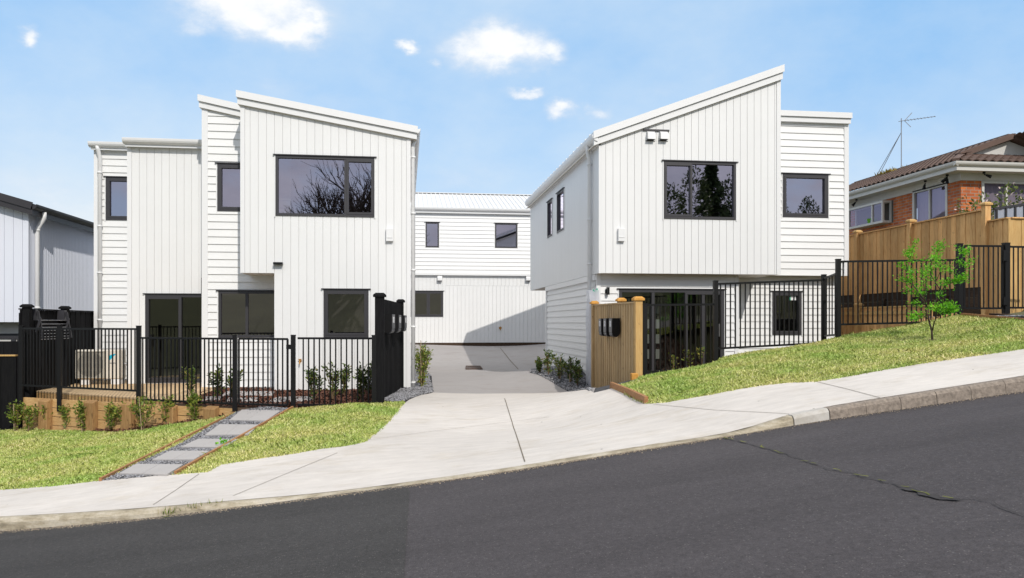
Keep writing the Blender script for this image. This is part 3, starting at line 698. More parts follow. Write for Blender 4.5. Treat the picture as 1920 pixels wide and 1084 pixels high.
wall_v('board_wall', LH, pa, xa0 + .09, xa1 - .09, lambda s: zsof if s < xac else -1.46, za_t, [oA1, oA2] + [(xa0, xac, -3, zsof)], start=xac - .17 * 20)
tr = MB(); pbox(tr, pa, xa0, xa0 + .09, zsof, za_t(xa0), -.02, .028); pbox(tr, pa, xa1 - .09, xa1, -1.46, za_t(xa1), -.02, .028); pbox(tr, pa, xac - .004, xac + .02, -1.46, zsof, -.02, .016)
build_each(tr, 'corner_trim', white_trim, LH)
mb = MB(); mb.box(xa0 + .01, xac, YA + .02, YB + .0, zsof, zsof + .04); mb.build('soffit', soffit_m, LH)
mb = MB(); mb.box(xac + .002, xac + .06, YA + .052, YB, -1.5, zsof - .002); mb.box(xa0 + .0, xa0 + .05, YA + .052, YB, zsof + .042, za_t(xa0)); mb.build('return_wall', white, LH)
mb = MB(); mb.box(-7.4, .09, YA + .1, 27, -2.2, -1.47); mb.build('foundation', concrete('foundation_concrete', (.35, .33, .31)), LH)
# right side wall in weatherboard (seen mirrored in the opposite windows)
wall_h('weatherboard_wall', LH, RightFace(xa1 - .03), YA + .06, 27, -1.46, za_t(xa1) - .05)
mb = MB(); mb.box(-7.6, xa1 - .1, 26.8, 27, -1.5, 2.6); mb.box(xa0, xa0 + .06, YA + 1, 26.8, 2.0, za_t(xa0)); mb.build('rear_wall', white, LH)
# block B (weatherboard, set back)
pb = Front(YB); xb0, xb1 = X_(379, YB), X_(545, YB); zb_t = line(xb0, Z_(379, 197, YB), X_(450, YB), Z_(450, 212, YB))
oB1 = win(LH, pb, YB, 408, 482, 308, 397, (), ((412, 478),))
oB2 = win(LH, pb, YB, 410, 520, 546, 633, (463,), ())
room(LH, pb, oB1[0] - .3, oB1[1] + .6, oB1[2] - .8, oB1[3] + .25); room(LH, pb, oB2[0] - .4, oB2[1] + .6, oB2[2] - .9, oB2[3] + .3)
wall_h('weatherboard_wall', LH, pb, xb0 + .13, xb1, -1.46, zb_t, [oB1, oB2])
tr = MB(); pbox(tr, pb, xb0, xb0 + .13, -1.46, zb_t(xb0), -.02, .04); tr.box(xb0, xb0 + .03, YB + .02, 26, -1.46, zb_t(xb0)); build_each(tr, 'corner_trim', white_trim, LH)
# block C (vertical boards, deck door)
pc = Front(YC); xc0, xc1 = X_(239, YC), X_(382, YC); zc_t = Z_(310, 272, YC)
oC = win(LH, pc, YC, 273, 388, 552, 717, (338,), ((276, 341),), name='sliding_door', gl=glass_low, fw=.07)
room(LH, pc, oC[0] - .15, oC[1] + .3, oC[2], oC[3] + .3, 4)
hd = MB(); hx = X_(283, YC); hd.box(hx, hx + .03, YC - .11, YC - .04, oC[2] + .85, oC[2] + 1.15); hd.build('handle', black_metal, [o for o in LH.children if o.name.startswith('sliding_door')][0])
wall_v('board_wall', LH, pc, xc0 + .1, xc1, -1.5, zc_t, [oC])
tr = MB(); pbox(tr, pc, xc0, xc0 + .1, -1.5, zc_t, -.02, .028); tr.box(xc0, xc0 + .04, YC + .03, YD, -1.5, zc_t); build_each(tr, 'corner_trim', white_trim, LH)
# block D
pd = Front(YD); xd0, xd1 = X_(177, YD), X_(262, YD); zd_t = Z_(205, 278, YD)
oD = win(LH, pd, YD, 199, 258, 333, 413, (), ((203, 254),))
room(LH, pd, oD[0] - .3, oD[1] + .5, oD[2] - .8, oD[3] + .25)
wall_h('weatherboard_wall', LH, pd, xd0 + .13, xd1, -1.5, zd_t, [oD])
tr = MB(); pbox(tr, pd, xd0, xd0 + .13, -1.5, zd_t, -.02, .04); tr.box(xd0, xd0 + .05, YD + .03, 26.8, -1.5, zd_t); build_each(tr, 'corner_trim', white_trim, LH)
# roofs
def rake(parent, Y, x0, z0, x1, z1, depth, th, over=.12, rib=True):
    """mono pitch roof: two stepped barge boards at the front edge, slab behind. (x0,z0)-(x1,z1) is the top edge"""
    mb = MB(); f = lambda s: z0 + (z1 - z0) * (s - x0) / (x1 - x0)
    def sl(a, b, t0, t1, ya, yb):
        mb.hexa([(a, ya, f(a) + t0), (b, ya, f(b) + t0), (b, yb, f(b) + t0), (a, yb, f(a) + t0), (a, ya, f(a) + t1), (b, ya, f(b) + t1), (b, yb, f(b) + t1), (a, yb, f(a) + t1)])
    sl(x0, x1, -th * .5, 0, Y - over, Y + depth)
    o = mb.build('roof', galv, parent)
    mb = MB(); sl(x0 + .015, x1 - .015, -th, -th * .5 - .006, Y - over + .025, Y - over + .065); sl(x0 - .005, x1 + .005, -th * .5, .012, Y - over - .022, Y - over - .002)
    mb.build('barge_board', white_trim, o)
    mb = MB(); sl(x0 + .02, x1 - .02, -th, -th + .03, Y - over + .07, Y + depth - .1); mb.build('eave_lining', soffit_m, o)
    mb = MB(); t = Y + .3
    while t < Y + depth: sl(x0, x1, .0, .03, t, t + .04); t += .45
    mb.build('roof_rib', galv, o)
    return o
rake(LH, YA, X_(443, YA - .12), Z_(443, 170, YA - .12), X_(783, YA - .12), Z_(783, 238, YA - .12), 9.3, .27)
rake(LH, YB, X_(371, YB - .12), Z_(371, 178, YB - .12), X_(520, YB - .12), Z_(371, 178, YB - .12) - .2 * (X_(520, YB) - X_(371, YB)), 7, .26)
zg = Z_(783, 244, YA); gutter(LH, (X_(779, YA), YA - .1, zg), (X_(779, YA), 27, zg), (1, 0, 0))
def low_roof(Y, px0, px1, pyt, pyb, depth):
    a, b = X_(px0, Y - .25), X_(px1, Y - .25); zt = Z_((px0 + px1) / 2, pyt, Y - .25); zl = Z_((px0 + px1) / 2, pyb, Y - .25)
    mb = MB(); mb.hexa([(a + .03, Y - .16, zl), (b, Y - .16, zl), (b, Y + depth, zl + .15 * depth), (a + .03, Y + depth, zl + .15 * depth)] + [(a + .03, Y - .16, zt - .02), (b, Y - .16, zt - .02), (b, Y + depth, zt + .15 * depth), (a + .03, Y + depth, zt + .15 * depth)])
    o = mb.build('roof', galv, LH)
    mb = MB(); t = a + .2
    while t < b: mb.bar((t, Y - .2, zt + .0), (t, Y + depth, zt + .02 + .15 * depth), .04, .03); t += .45
    mb.build('roof_rib', galv, o)
    gutter(LH, (a, Y - .16, zt), (b, Y - .16, zt), (0, -1, 0), .12)
low_roof(YC, 229, 379, 261, 275, 5); low_roof(YD, 165, 238, 267, 280, 5)
# downpipes
zt = Z_(185, 277, YD); xp = X_(188, YD - .06)
downpipe(LH, [(X_(182, YD - .2), YD - .2, zt + .02), (X_(183, YD - .2), YD - .19, zt - .08), (xp, YD - .09, zt - .25), (xp, YD - .09, -1.45)], .05, None, [(xp, YD - .09, Z_(188, y, YD)) for y in (325, 425, 512, 600)], (0, .08, 0))
xq = xa1 + .055
downpipe(LH, [(xq + .09, YA + .1, zg - .02), (xq + .08, YA + .1, zg - .12), (xq, YA + .12, zg - .3), (xq, YA + .12, -1.5)], .045, None, [(xq, YA + .12, Z_(771, y, YA)) for y in (293, 399, 506, 613, 718)], (-.07, 0, 0))
mb = MB(); pbox(mb, pa, X_(514, YA), X_(531, YA), Z_(522, 496.5, YA), Z_(522, 492.5, YA), .0, .14); mb.build('porch_light', black_metal, LH)
mb = MB(); pbox(mb, pa, X_(724, YA), X_(737.5, YA), Z_(730, 453, YA), Z_(730, 429, YA), .013, .10); pbox(mb, pa, X_(725, YA), X_(736.5, YA), Z_(730, 447, YA), Z_(730, 446, YA), .10, .112); mb.build('heater_cowl', white_trim, LH, bevel=.015)
mb = MB(); p = Vector((X_(563, YA), YA, Z_(563, 677, YA))); mb.tube([p + Vector((0, -.01, 0)), p + Vector((0, -.09, 0)), p + Vector((.0, -.11, -.06))], .014, 8); mb.tube([p + Vector((-.035, -.07, .04)), p + Vector((.035, -.07, .04))], .010, 6); mb.tube([p + Vector((0, -.07, 0)), p + Vector((0, -.07, .04))], .010, 6); mb.tube([p + Vector((0, 0, 0)), p + Vector((0, -.012, 0))], .035, 10); mb.build('garden_tap', brass, LH)
# deck
DZ = -1.45
D0, D1 = ONZ(51, 732, DZ), ONZ(345, 752, DZ); D2 = Vector((xb0 - .02, YB + .1, DZ))
DK = empty('deck', (-6, 17.5, -1.6), 0, 'pale pine deck in front of the left house sliding door', 'deck')
mb = MB(); t = D0.x + .02
while t < D2.x + .45:
    a, b = t, t + .132; t += .14
    def yf(x): return D0.y + (D1.y - D0.y) * (x - D0.x) / (D1.x - D0.x)
    def yb(x): return YD - .05 if x < xc0 else YC - .04
    def yfr(x): return yf(x) if x < D1.x else yf(D1.x) + 99
    if b > D1.x:
        break
    ybk = yb((a + b) / 2) if b < xb0 + .05 else YB - .05
    fa, fb = yf(a) + .15, yf(b) + .15; mb.hexa([(a, fa, DZ - .03), (b, fb, DZ - .03), (b, ybk, DZ - .03), (a, ybk, DZ - .03), (a, fa, DZ), (b, fb, DZ), (b, ybk, DZ), (a, ybk, DZ)])
mb.build('deck_board', deck_m, DK)
mb = MB(); mb.bar(D0 + Vector((0, .07, -.0135)), D1 + Vector((0, .07, -.0135)), .115, .028); mb.build('nosing_board', deck_m, DK)
mb = MB(); u = Vector((0, 0, -.095)); mb.bar(D0 + u + Vector((0, .03, 0)), D1 + u + Vector((0, .03, 0)), .04, .13); mb.bar(D1 + u + Vector((-.03, .05, 0)), Vector((D1.x - .03, YB - .06, DZ)) + u, .04, .13); mb.build('fascia_board', sleeper, DK)
mb = MB(); mb.bar(D0 + Vector((0, .06, -.2)), D1 + Vector((0, .06, -.2)), .03, .08); mb.build('bearer', paling_dark, DK)
# heat pump outdoor unit
XU0, XU1 = X_(140.5, 19.6), X_(226, 19.6); ZU1, ZU0 = Z_(185, 656, 19.6), Z_(185, 711, 19.6)
AC = empty('heat_pump_unit', ((XU0 + XU1) / 2, 19.8, DZ), 0, 'cream outdoor heat pump unit with round fan standing on the deck', 'heat pump')
mb = MB(); mb.box(XU0, XU1, 19.6, 19.98, ZU0, ZU1); mb.build('casing', ac_m, AC, bevel=.025)
mb = MB(); fw_ = (XU1 - XU0); cx, cz = XU0 + fw_ * .34, (ZU0 + ZU1) / 2; gx0, gx1 = XU0 + .05, XU0 + fw_ * .63
n = 28
mb.tube([(cx, 19.594, cz), (cx, 19.585, cz)], .29, 32); mb.build('fan', ac_dark, AC)
mb = MB(); t = ZU0 + .06
while t < ZU1 - .04: mb.box(gx0, gx1, 19.565, 19.575, t, t + .010); t += .027
for t in np.linspace(gx0, gx1, 6): mb.box(t - .004, t + .004, 19.562, 19.58, ZU0 + .05, ZU1 - .04)
for a, b, c, d in ((gx0 - .02, gx1 + .02, ZU0 + .03, ZU0 + .05), (gx0 - .02, gx1 + .02, ZU1 - .05, ZU1 - .03), (gx0 - .02, gx0, ZU0 + .05, ZU1 - .05), (gx1, gx1 + .02, ZU0 + .05, ZU1 - .05)): mb.box(a, b, 19.558, 19.599, c, d)
mb.build('fan_grille', ac_grille, AC)
for k, xx in enumerate((XU0 + .1, XU1 - .22)):
    mb = MB(); mb.box(xx, xx + .2, 19.62, 19.95, DZ, ZU0 - .002); mb.build('foot', white_trim, AC)
lx, lz = XU0 + fw_ * .74, ZU1 - .18
mb = MB(); mb.add([(lx, 19.598, lz - .06), (lx + .03, 19.598, lz - .06), (lx + .16, 19.598, lz + .08), (lx + .07, 19.598, lz + .08)], ((0, 1, 2, 3),)); mb.add([(lx, 19.5975, lz - .075), (lx + .05, 19.5975, lz - .03), (lx + .06, 19.5975, lz + .07), (lx + .02, 19.5975, lz + .04)], ((0, 1, 2, 3),)); mb.build('emblem', teal, AC)
def text(s, size, loc, mat, parent, rz=0, name='lettering', rx=math.pi / 2, align='LEFT'):
    cu = bpy.data.curves.new(name, 'FONT'); cu.body = s; cu.size = size; cu.extrude = .001; cu.align_x = align
    t = bpy.data.objects.new('t', cu); C.objects.link(t); bpy.context.view_layer.update()
    me = bpy.data.meshes.new_from_object(t.evaluated_get(bpy.context.evaluated_depsgraph_get())); bpy.data.objects.remove(t)
    me.name = name; me.materials.clear(); me.materials.append(mat)
    o = bpy.data.objects.new(name, me); C.objects.link(o); o.parent = parent
    o.location = Vector(loc); o.rotation_euler = (rx, 0, rz); return o
text('DAIKIN', .048, Vector((lx - .01, 19.597, lz - .15)) - AC.location, navy, AC)
mb = MB(); mb.tube([(XU1 + .02, 19.8, ZU0 + .35), (XU1 + .12, 19.82, ZU0 + .3), (XU1 + .14, 20.2, ZU0 + .1), (XU1 + .14, 20.95, ZU0 + .1)], .025, 8); mb.build('pipe', steel, AC)

# ================================================================ RIGHT HOUSE
YE, YG, YF, YH2 = 17.6, 17.98, 18.65, 18.95
RH = empty('townhouse', (7, 20, -1), 0, 'white two storey townhouse right of the driveway with one steep rising roof edge', 'house', 'white townhouses')
pe = Front(YE); XE0 = X_(1123.5, YE); xe1 = X_(1463, YE)
ze_b = Z_(1290, 513.5, YE); ze_t = line(X_(1127, YE), Z_(1127, 262, YE), xe1, Z_(1463, 146, YE))
oE = win(RH, pe, YE, 1244, 1379, 304, 411, (1295,), ((1246, 1297),))
room(RH, pe, oE[0] - .5, oE[1] + .5, oE[2] - .8, oE[3] + .25)
wall_v('board_wall', RH, pe, XE0 + .03, xe1 - .1, ze_b, ze_t, [oE], start=XE0 - .02)
tr = MB(); pbox(tr, pe, xe1 - .1, xe1, ze_b, ze_t(xe1), -.02, .028); pbox(tr, pe, XE0 - .014, XE0 + .03, ze_b - .004, ze_t(XE0), -.02, .02); build_each(tr, 'corner_trim', white_trim, RH)
mb = MB(); mb.box(xe1 - .06, xe1 - .002, YE + .052, 27.5, ze_b + .06, ze_t(xe1)); mb.build('return_wall', white, RH)
# left side wall
ple = LeftFace(XE0); YEB = YX(995, XE0); YGB = YX(1024, XE0)
zeave = ze_t(XE0)
oS1 = (YX(1059, XE0), YX(1046, XE0), Z_(1052, 434, YX(1052, XE0)), Z_(1052, 359, YX(1052, XE0)))
oS2 = (YX(1037, XE0), YX(1028, XE0), Z_(1032, 444, YX(1032, XE0)), Z_(1032, 377, YX(1032, XE0)))
for q in (oS1, oS2): window(RH, ple, *q, fw=.05); room(RH, ple, q[0] - .3, q[1] + .3, q[2] - .3, q[3] + .2, 2)
wall_v('board_wall', RH, ple, YE, YEB, ze_b, zeave, [oS1, oS2], pitch=.17)
wall_h('weatherboard_wall', RH, LeftFace(XE0 + .05), YG + .1, YGB, -1.7, ze_b - .12, [])
mb = MB(); pbox(mb, ple, YG, YGB + .05, ze_b - .14, ze_b - .01, -.06, .02); pbox(mb, ple, YGB, YGB + .1, -1.7, ze_b - .14, -.1, .0); mb.build('belt_trim', white_trim, RH)
mb = MB(); mb.box(XE0 + .06, xe1 - .02, YE + .02, YEB, ze_b + .001, ze_b + .05); mb.build('soffit', soffit_m, RH)
mb = MB(); mb.box(XE0 + .06, xe1, YEB - .06, YEB, ze_b, zeave); mb.box(xe1 - .05, xe1, YEB - 9, YEB, ze_b, ze_t(xe1)); mb.box(XE0 + .1, 9.5, YGB - .05, YGB, -1.7, ze_b); mb.prism([(XE0 + .06, zeave), (xe1, zeave), (xe1, ze_t(xe1))], 'y', YEB - .06, YEB); mb.build('rear_wall', white, RH)
# lower front G1
pg = Front(YG); xg0, xg1 = XE0 + .02, X_(1384, YG)
zdh = Z_(1258, 543, YG); zd0 = -1.28
oG = (X_(1160, YG), X_(1357, YG), zd0, zdh)
sd = window(RH, pg, *oG, mull=[X_(m, YG) for m in (1224, 1286, 1318)], sash=((X_(1286, YG) - .03, X_(1353, YG)),), fw=.07, name='sliding_door', gl=glass_low)
hd = MB(); hd.box(X_(1346, YG) - .015, X_(1346, YG) + .015, YG - .11, YG - .035, zd0 + .95, zd0 + 1.25); hd.build('handle', steel, sd)
room(RH, pg, oG[0] - .3, oG[1] + .2, oG[2], oG[3] + .2, 4.5)
# panelled inner door with frosted lites seen through the glass
dx0, dx1 = X_(1199, YG + .8), X_(1241, YG + .8)
mb = MB(); mb.box(dx0 - .02, dx1 + .02, YG + .80, YG + .85, zd0, zdh - .1); idr = mb.build('entrance_door', black_plastic, RH)
mb = MB()
for ya, yb2 in ((574, 588), (599, 616), (627, 644), (655, 673)):
    for xa_, xb_ in ((1202, 1219), (1228, 1238)):
        mb.box(X_(xa_, YG + .8), X_(xb_, YG + .8), YG + .79, YG + .799, Z_(1220, yb2, YG + .8), Z_(1220, ya, YG + .8))
mb.build('frosted_pane', frost, idr)
wall_h('weatherboard_wall', RH, pg, xg0 + .1, xg1 - .1, -1.7, ze_b, [oG])
tr = MB(); pbox(tr, pg, xg0, xg0 + .1, -1.7, ze_b, -.03, .04); pbox(tr, pg, xg1 - .1, xg1, -1.7, ze_b, -.05, .04); tr.box(xg1 - .06, xg1 - .002, YG + .06, YH2, -1.7, ze_b); build_each(tr, 'corner_trim', white_trim, RH)
# F (upper right weatherboard) and H2 (lower right)
pf = Front(YF); xf0, xf1 = xe1 - .01, X_(1590, YF); zf_b = Z_(1527, 517, YF); zf_t = Z_(1527, 226, YF)
oF = win(RH, pf, YF, 1466.5, 1552, 327, 408, (), ((1470, 1548),))
room(RH, pf, oF[0] - .1, oF[1] + .3, oF[2] - .8, oF[3] + .25)
wall_h('weatherboard_wall', RH, pf, xf0, xf1 - .12, zf_b, zf_t, [oF])
tr = MB(); pbox(tr, pf, xf1 - .12, xf1, zf_b, zf_t, -.02, .04); tr.box(xf1 - .05, xf1 - .001, YF + .03, 26, zf_b, zf_t); build_each(tr, 'corner_trim', white_trim, RH)
mb = MB(); mb.box(xe1 - 1.2, xf1 - .05, YF + .06, YH2 + .5, zf_b + .001, zf_b + .05); mb.build('soffit', soffit_m, RH)
ph = Front(YH2); xh1 = X_(1572, YH2)
oH = win(RH, ph, YH2, 1447, 1502, 547, 628, (), ((1451, 1498),), gl=glass_low)
room(RH, ph, oH[0] - .3, oH[1] + .3, oH[2] - .5, oH[3] + .25)
wall_h('weatherboard_wall', RH, ph, xg1 - .02, xh1 - .1, -1.5, zf_b, [oH])
tr = MB(); pbox(tr, ph, xh1 - .1, xh1, -1.5, zf_b, -.02, .04); tr.box(xh1 - .06, xh1 - .001, YH2 + .03, 25, -1.5, zf_b); build_each(tr, 'corner_trim', white_trim, RH)
w_h = [o for o in RH.children if o.name.startswith('window')][-1]
mb = MB(); a, b = X_(1479, YH2), X_(1493, YH2); z1, z0 = Z_(1486, 553, YH2), Z_(1486, 563, YH2); mb.add([(a + (b - a) * .3, YH2 + .015, z0), (b, YH2 + .015, z0), (b, YH2 + .015, z1), (a + (b - a) * .3, YH2 + .015, z1)], ((0, 1, 2, 3),)); mb.cur = 1; mb.add([(a, YH2 + .015, z0), (a + (b - a) * .3, YH2 + .015, z0), (a + (b - a) * .3, YH2 + .015, z1), (a, YH2 + .015, z1)], ((0, 1, 2, 3),)); mb.build('sticker', [label_m, green_tape], w_h, fix=False)
# roofs
x0r, x1r = X_(1113, YE - .12), X_(1470, YE - .12); z0r, z1r = Z_(1113, 247, YE - .12), Z_(1470, 122, YE - .12)
rake(RH, YE, x0r, z0r, x1r, z1r, YEB - YE + .2, .31)
gz = z0r - .08
gutter(RH, (XE0 - .06, YE - .12, gz), (XE0 - .06, YEB + .15, gz), (-1, 0, 0), .13)
mb = MB(); mb.box(XE0 - .058, XE0 - .03, YE - .05, YEB + .1, gz - .2, gz - .02); mb.box(XE0 - .03, XE0 + .05, YE - .02, YEB + .1, gz - .2, gz - .17); mb.build('fascia', white_trim, RH)
mb = MB(); a, b = xe1 - .002, X_(1597, YF - .15); zt, zl = Z_(1530, 210, YF - .15), Z_(1530, 229, YF - .15)
mb.box(a, b, YF - .15, 26, (zt + zl) / 2, zt); rf = mb.build('roof', galv, RH)
mb = MB(); mb.box(a, b - .01, YF - .13, YF - .09, zl, (zt + zl) / 2 - .006); mb.box(a, b + .005, YF - .175, YF - .152, (zt + zl) / 2, zt + .01); mb.box(a, b - .02, YF - .088, YF + .02, zl, zl + .03); mb.build('barge_board', white_trim, rf)
# downpipe at the driveway corner with its plastic wrap
yd = 18.25; xd = XE0 - .075
downpipe(RH, [(XE0 - .13, yd - .05, gz - .1), (XE0 - .13, yd - .05, gz - .2), (xd, yd, gz - .42), (xd, yd, -1.5)], .048, None, [(xd, yd, Z_(1106, y, yd)) for y in (309, 412, 495)], (.07, 0, 0))
mb = MB(); prof = [(-.14, -.2), (-.15, .1), (-.04, .14), (.07, .12), (.075, -.24)]
zs = np.linspace(-1.52, Z_(1106, 545, yd), 9); rr = random.Random(3); rings = []
for z in zs: rings.append([(XE0 - .0 + u * (1 + rr.uniform(-.15, .15)), yd - .12 + v + rr.uniform(-.02, .02), z) for u, v in prof])
k = len(prof); mb.add([p for r0 in rings for p in r0], [(i * k + j, i * k + (j + 1) % k, (i + 1) * k + (j + 1) % k, (i + 1) * k + j) for i in range(8) for j in range(k)])
mb.build('plastic_wrap', wrap_m, RH, fix=False)
mb = MB(); mb.tube([W(1112, 543, 17.93), W(1116, 548, 17.93), W(1119.5, 546, 17.93), W(1119.5, 541, 17.93)], .018, 6); mb.build('green_paint_mark', green_tape, RH)
mb = MB(); zb = Z_(1138, 546, YG); xl = X_(1138, YG); pbox(mb, pg, xl - .028, xl + .028, Z_(1138, 553, YG), Z_(1138, 539, YG), .05, .14); pbox(mb, pg, xl - .05, xl - .0, zb - .05, zb + .04, .03, .06); mb.build('wall_light', black_metal, RH)
# twin vent hoods and cowl
mb = MB(); pbox(mb, pe, X_(1205, YE), X_(1254, YE), Z_(1230, 246.5, YE), Z_(1230, 243.5, YE), .0, .05); mb.build('vent_flashing', frame_m, RH)
for px in (1219, 1243):
    a, b = X_(px - 7, YE), X_(px + 7, YE); z1, z0 = Z_(px, 248, YE), Z_(px, 263, YE); mb = MB()
    mb.prism([(YE - .013, z0 + .03), (YE - .013, z1), (YE - .06, z1), (YE - .13, z1 - .06), (YE - .14, z0)], 'x', a, b); v = mb.build('vent_hood', white_trim, RH)
    mb = MB(); mb.box(a + .01, b - .01, YE - .125, YE - .014, z0 - .008, z0 + .004); mb.box(a - .02, b + .02, YE - .03, YE - .0005, z0 - .025, z0 - .015); mb.build('vent_flap', frame_m, v)
mb = MB(); pbox(mb, pe, X_(1157.5, YE), X_(1170, YE), Z_(1164, 453, YE), Z_(1164, 429, YE), .013, .10); pbox(mb, pe, X_(1158.5, YE), X_(1169, YE), Z_(1164, 446, YE), Z_(1164, 445, YE), .10, .112); mb.build('heater_cowl', white_trim, RH, bevel=.015)

# ================================================================ BACK HOUSE with garage
YK = 34.0
BH = empty('townhouse', (3, 36, -1), 0, 'white house at the end of the driveway with weatherboards over a plain garage door', 'house', 'white townhouses')
pk = Front(YK); pk2 = Front(YK - .12); xk0, xk1 = -2.5, 8.5
zkm = Z_(900, 517, YK); zkt = Z_(886, 396, YK)
oK1 = win(BH, pk2, YK - .12, 798, 823, 417, 464); oK2 = win(BH, pk2, YK - .12, 928, 970, 419, 465); oK3 = win(BH, pk, YK, 770, 831, 546, 594, (803,), ((773, 802), (804, 829)))
for q, pl_ in ((oK1, pk2), (oK2, pk2), (oK3, pk)): room(BH, pl_, q[0] - .3, q[1] + .3, q[2] - .5, q[3] + .25)
wall_h('weatherboard_wall', BH, pk2, xk0, xk1, zkm + .07, zkt, [oK1, oK2])
mb = MB(); pbox(mb, pk2, xk0, xk1, zkm, zkm + .068, -.1, .035); mb.build('belt_trim', white_trim, BH)
gd0, gd1 = X_(835, YK), X_(1032, YK)
wall_v('board_wall', BH, pk, xk0, xk1, -.98, zkm, [oK3, (gd0, gd1, -2, Z_(930, 536, YK))])
wall_v('garage_door', BH, pk, gd0, gd1, -.98, Z_(930, 536, YK) - .004, [])
g = [o for o in BH.children if o.name.startswith('garage_door')][0]
mb = MB(); hx, hz = X_(938, YK), Z_(938, 615, YK); mb.tube([(hx, YK - .013, hz), (hx, YK - .04, hz)], .06, 12); mb.box(hx - .015, hx + .015, YK - .08, YK - .03, hz - .1, hz + .06); mb.build('handle', brass, g)
mb = MB(); mb.box(xk0, xk1, YK - .03, YK - .014, -1.4, Z_(900, 642.5, YK)); mb.build('foundation', paling_dark, BH)
for px in (824.5, 990):
    mb = MB(); a = X_(px, YK); z = Z_(px, 522, YK); mb.prism([(YK - .013, z - .12), (YK - .013, z + .12), (YK - .1, z + .12), (YK - .18, z - .0), (YK - .18, z - .1)], 'x', a - .1, a + .1); v = mb.build('vent_hood', white_trim, BH)
    mb = MB(); mb.box(a - .085, a + .085, YK - .17, YK - .02, z - .125, z - .105); mb.build('vent_flap', frame_m, v)
zk1 = Z_(886, 391, YK - .4); zr = Z_(886, 365, 37.5)
mb = MB(); mb.hexa([(xk0, YK - .3, zk1 - .03), (xk1, YK - .3, zk1 - .03), (xk1, 37.5, zr - .03), (xk0, 37.5, zr - .03), (xk0, YK - .3, zk1 + .01), (xk1, YK - .3, zk1 + .01), (xk1, 37.5, zr + .01), (xk0, 37.5, zr + .01)]); mb.hexa([(xk0, 37.5, zr - .03), (xk1, 37.5, zr - .03), (xk1, 42, zk1), (xk0, 42, zk1), (xk0, 37.5, zr + .01), (xk1, 37.5, zr + .01), (xk1, 42, zk1 + .04), (xk0, 42, zk1 + .04)])
rf = mb.build('roof', galv, BH); mb = MB(); t = xk0 + .1
while t < xk1: mb.bar((t, YK - .3, zk1 + .025), (t, 37.5, zr + .025), .05, .035); t += .2
mb.build('roof_rib', galv, rf); mb = MB(); mb.bar((xk0, 37.5, zr + .03), (xk1, 37.5, zr + .03), .3, .03); mb.build('ridge_cap', galv, rf)
gutter(BH, (xk0, YK - .28, zk1 + .01), (xk1, YK - .28, zk1 + .01), (0, -1, 0), .13); mb = MB(); mb.box(xk0, xk1, YK - .28, YK - .255, zk1 - .2, zk1 - .0); mb.box(xk0, xk1, YK - .255, YK + .05, zk1 - .2, zk1 - .17); mb.build('fascia', white_trim, BH)
mb = MB(); mb.box(xk0, xk0 + .1, YK + .06, 42, -1, zk1); mb.box(xk1 - .1, xk1, YK + .06, 42, -1, zk1); mb.box(xk0, xk1, 41.9, 42, -1, zk1); mb.build('rear_wall', white, BH)
# drain grate
mb = MB(); a, b, c, d = [G(x, y, .02) for x, y in ((874, 692), (904, 692), (900, 686.5), (874, 686.5))]
mb.bar(a, b, .03, .03); mb.bar(d, c, .03, .03); mb.bar(a, d, .03, .03); mb.bar(b, c, .03, .03)
for i in range(1, 12): mb.bar(a + (b - a) * i / 12, d + (c - d) * i / 12, .02, .02)
tag(mb.build('drain_grate', rust), 'rusty brown drain grate set in the driveway before the garage', 'grate')

# ================================================================ NEIGHBOUR LEFT
YN = 22.0
NH = empty('neighbour_house', (-13, 24, -2), 0, 'pale neighbour house at far left with charcoal roof edge and corrugated side wall', 'house')
pn = Front(YN); xn1 = X_(52, YN); zn_b = Z_(30, 604, YN)
zn_t = line(X_(0, YN), Z_(0, 384, YN), xn1, Z_(52, 398, YN))
wall_v('board_wall', NH, pn, -16, xn1, zn_b, zn_t, [], pitch=.22, mat=side_white)
zs_t = Z_(56, 395, YN)
mb = MB(); nseg = 115; L = 11.5; vs = []
for i in range(nseg * 4 + 1):
    y = YN + L * i / (nseg * 4); dxx = .026 * math.sin(i * math.pi / 2 + .4); vs += [(xn1 + dxx, y, -3), (xn1 + dxx, y, zs_t - .0)]
mb.add(vs, [(2 * i, 2 * i + 2, 2 * i + 3, 2 * i + 1) for i in range(nseg * 4)]); mb.build('corrugated_wall', side_white, NH, fix=False)
mb = MB(); mb.box(xn1 - .05, xn1 + .03, YN - .03, YN + .05, zn_b, zs_t); mb.build('corner_trim', side_white, NH)
zt0, zt1 = Z_(0, 364, YN - .2), Z_(60, 382, YN - .2); xr0, xr1 = X_(0, YN - .2), X_(62, YN - .2)
f2 = line(xr0, zt0, xr1, zt1)
mb = MB(); mb.hexa([(-17, YN - .25, f2(-17) - .3), (xr1, YN - .25, f2(xr1) - .3), (xr1, YN + 12, f2(xr1) - .3), (-17, YN + 12, f2(-17) - .3), (-17, YN - .25, f2(-17)), (xr1, YN - .25, f2(xr1)), (xr1, YN + 12, f2(xr1)), (-17, YN + 12, f2(-17))]); rn = mb.build('roof', dark_roof, NH)
mb = MB(); mb.bar((-17, YN - .27, f2(-17) - .06), (xr1, YN - .27, f2(xr1) - .06), .03, .18); mb.build('barge_board', dark_roof, rn)
gutter(NH, (xr1 - .02, YN - .25, f2(xr1) - .03), (xr1 - .02, YN + 12, f2(xr1) - .03), (1, 0, 0), .13, dark_roof)
xdp = xn1 + .09; ydp = YX(70, xdp)
downpipe(NH, [(xr1 + .04, ydp, f2(xr1) - .15), (xr1 + .04, ydp, f2(xr1) - .3), (xdp, ydp, f2(xr1) - .6), (xdp, ydp, -2.2)], .06, None, [(xdp, ydp, Z_(70, y, ydp)) for y in (432, 577)], (-.09, 0, 0))
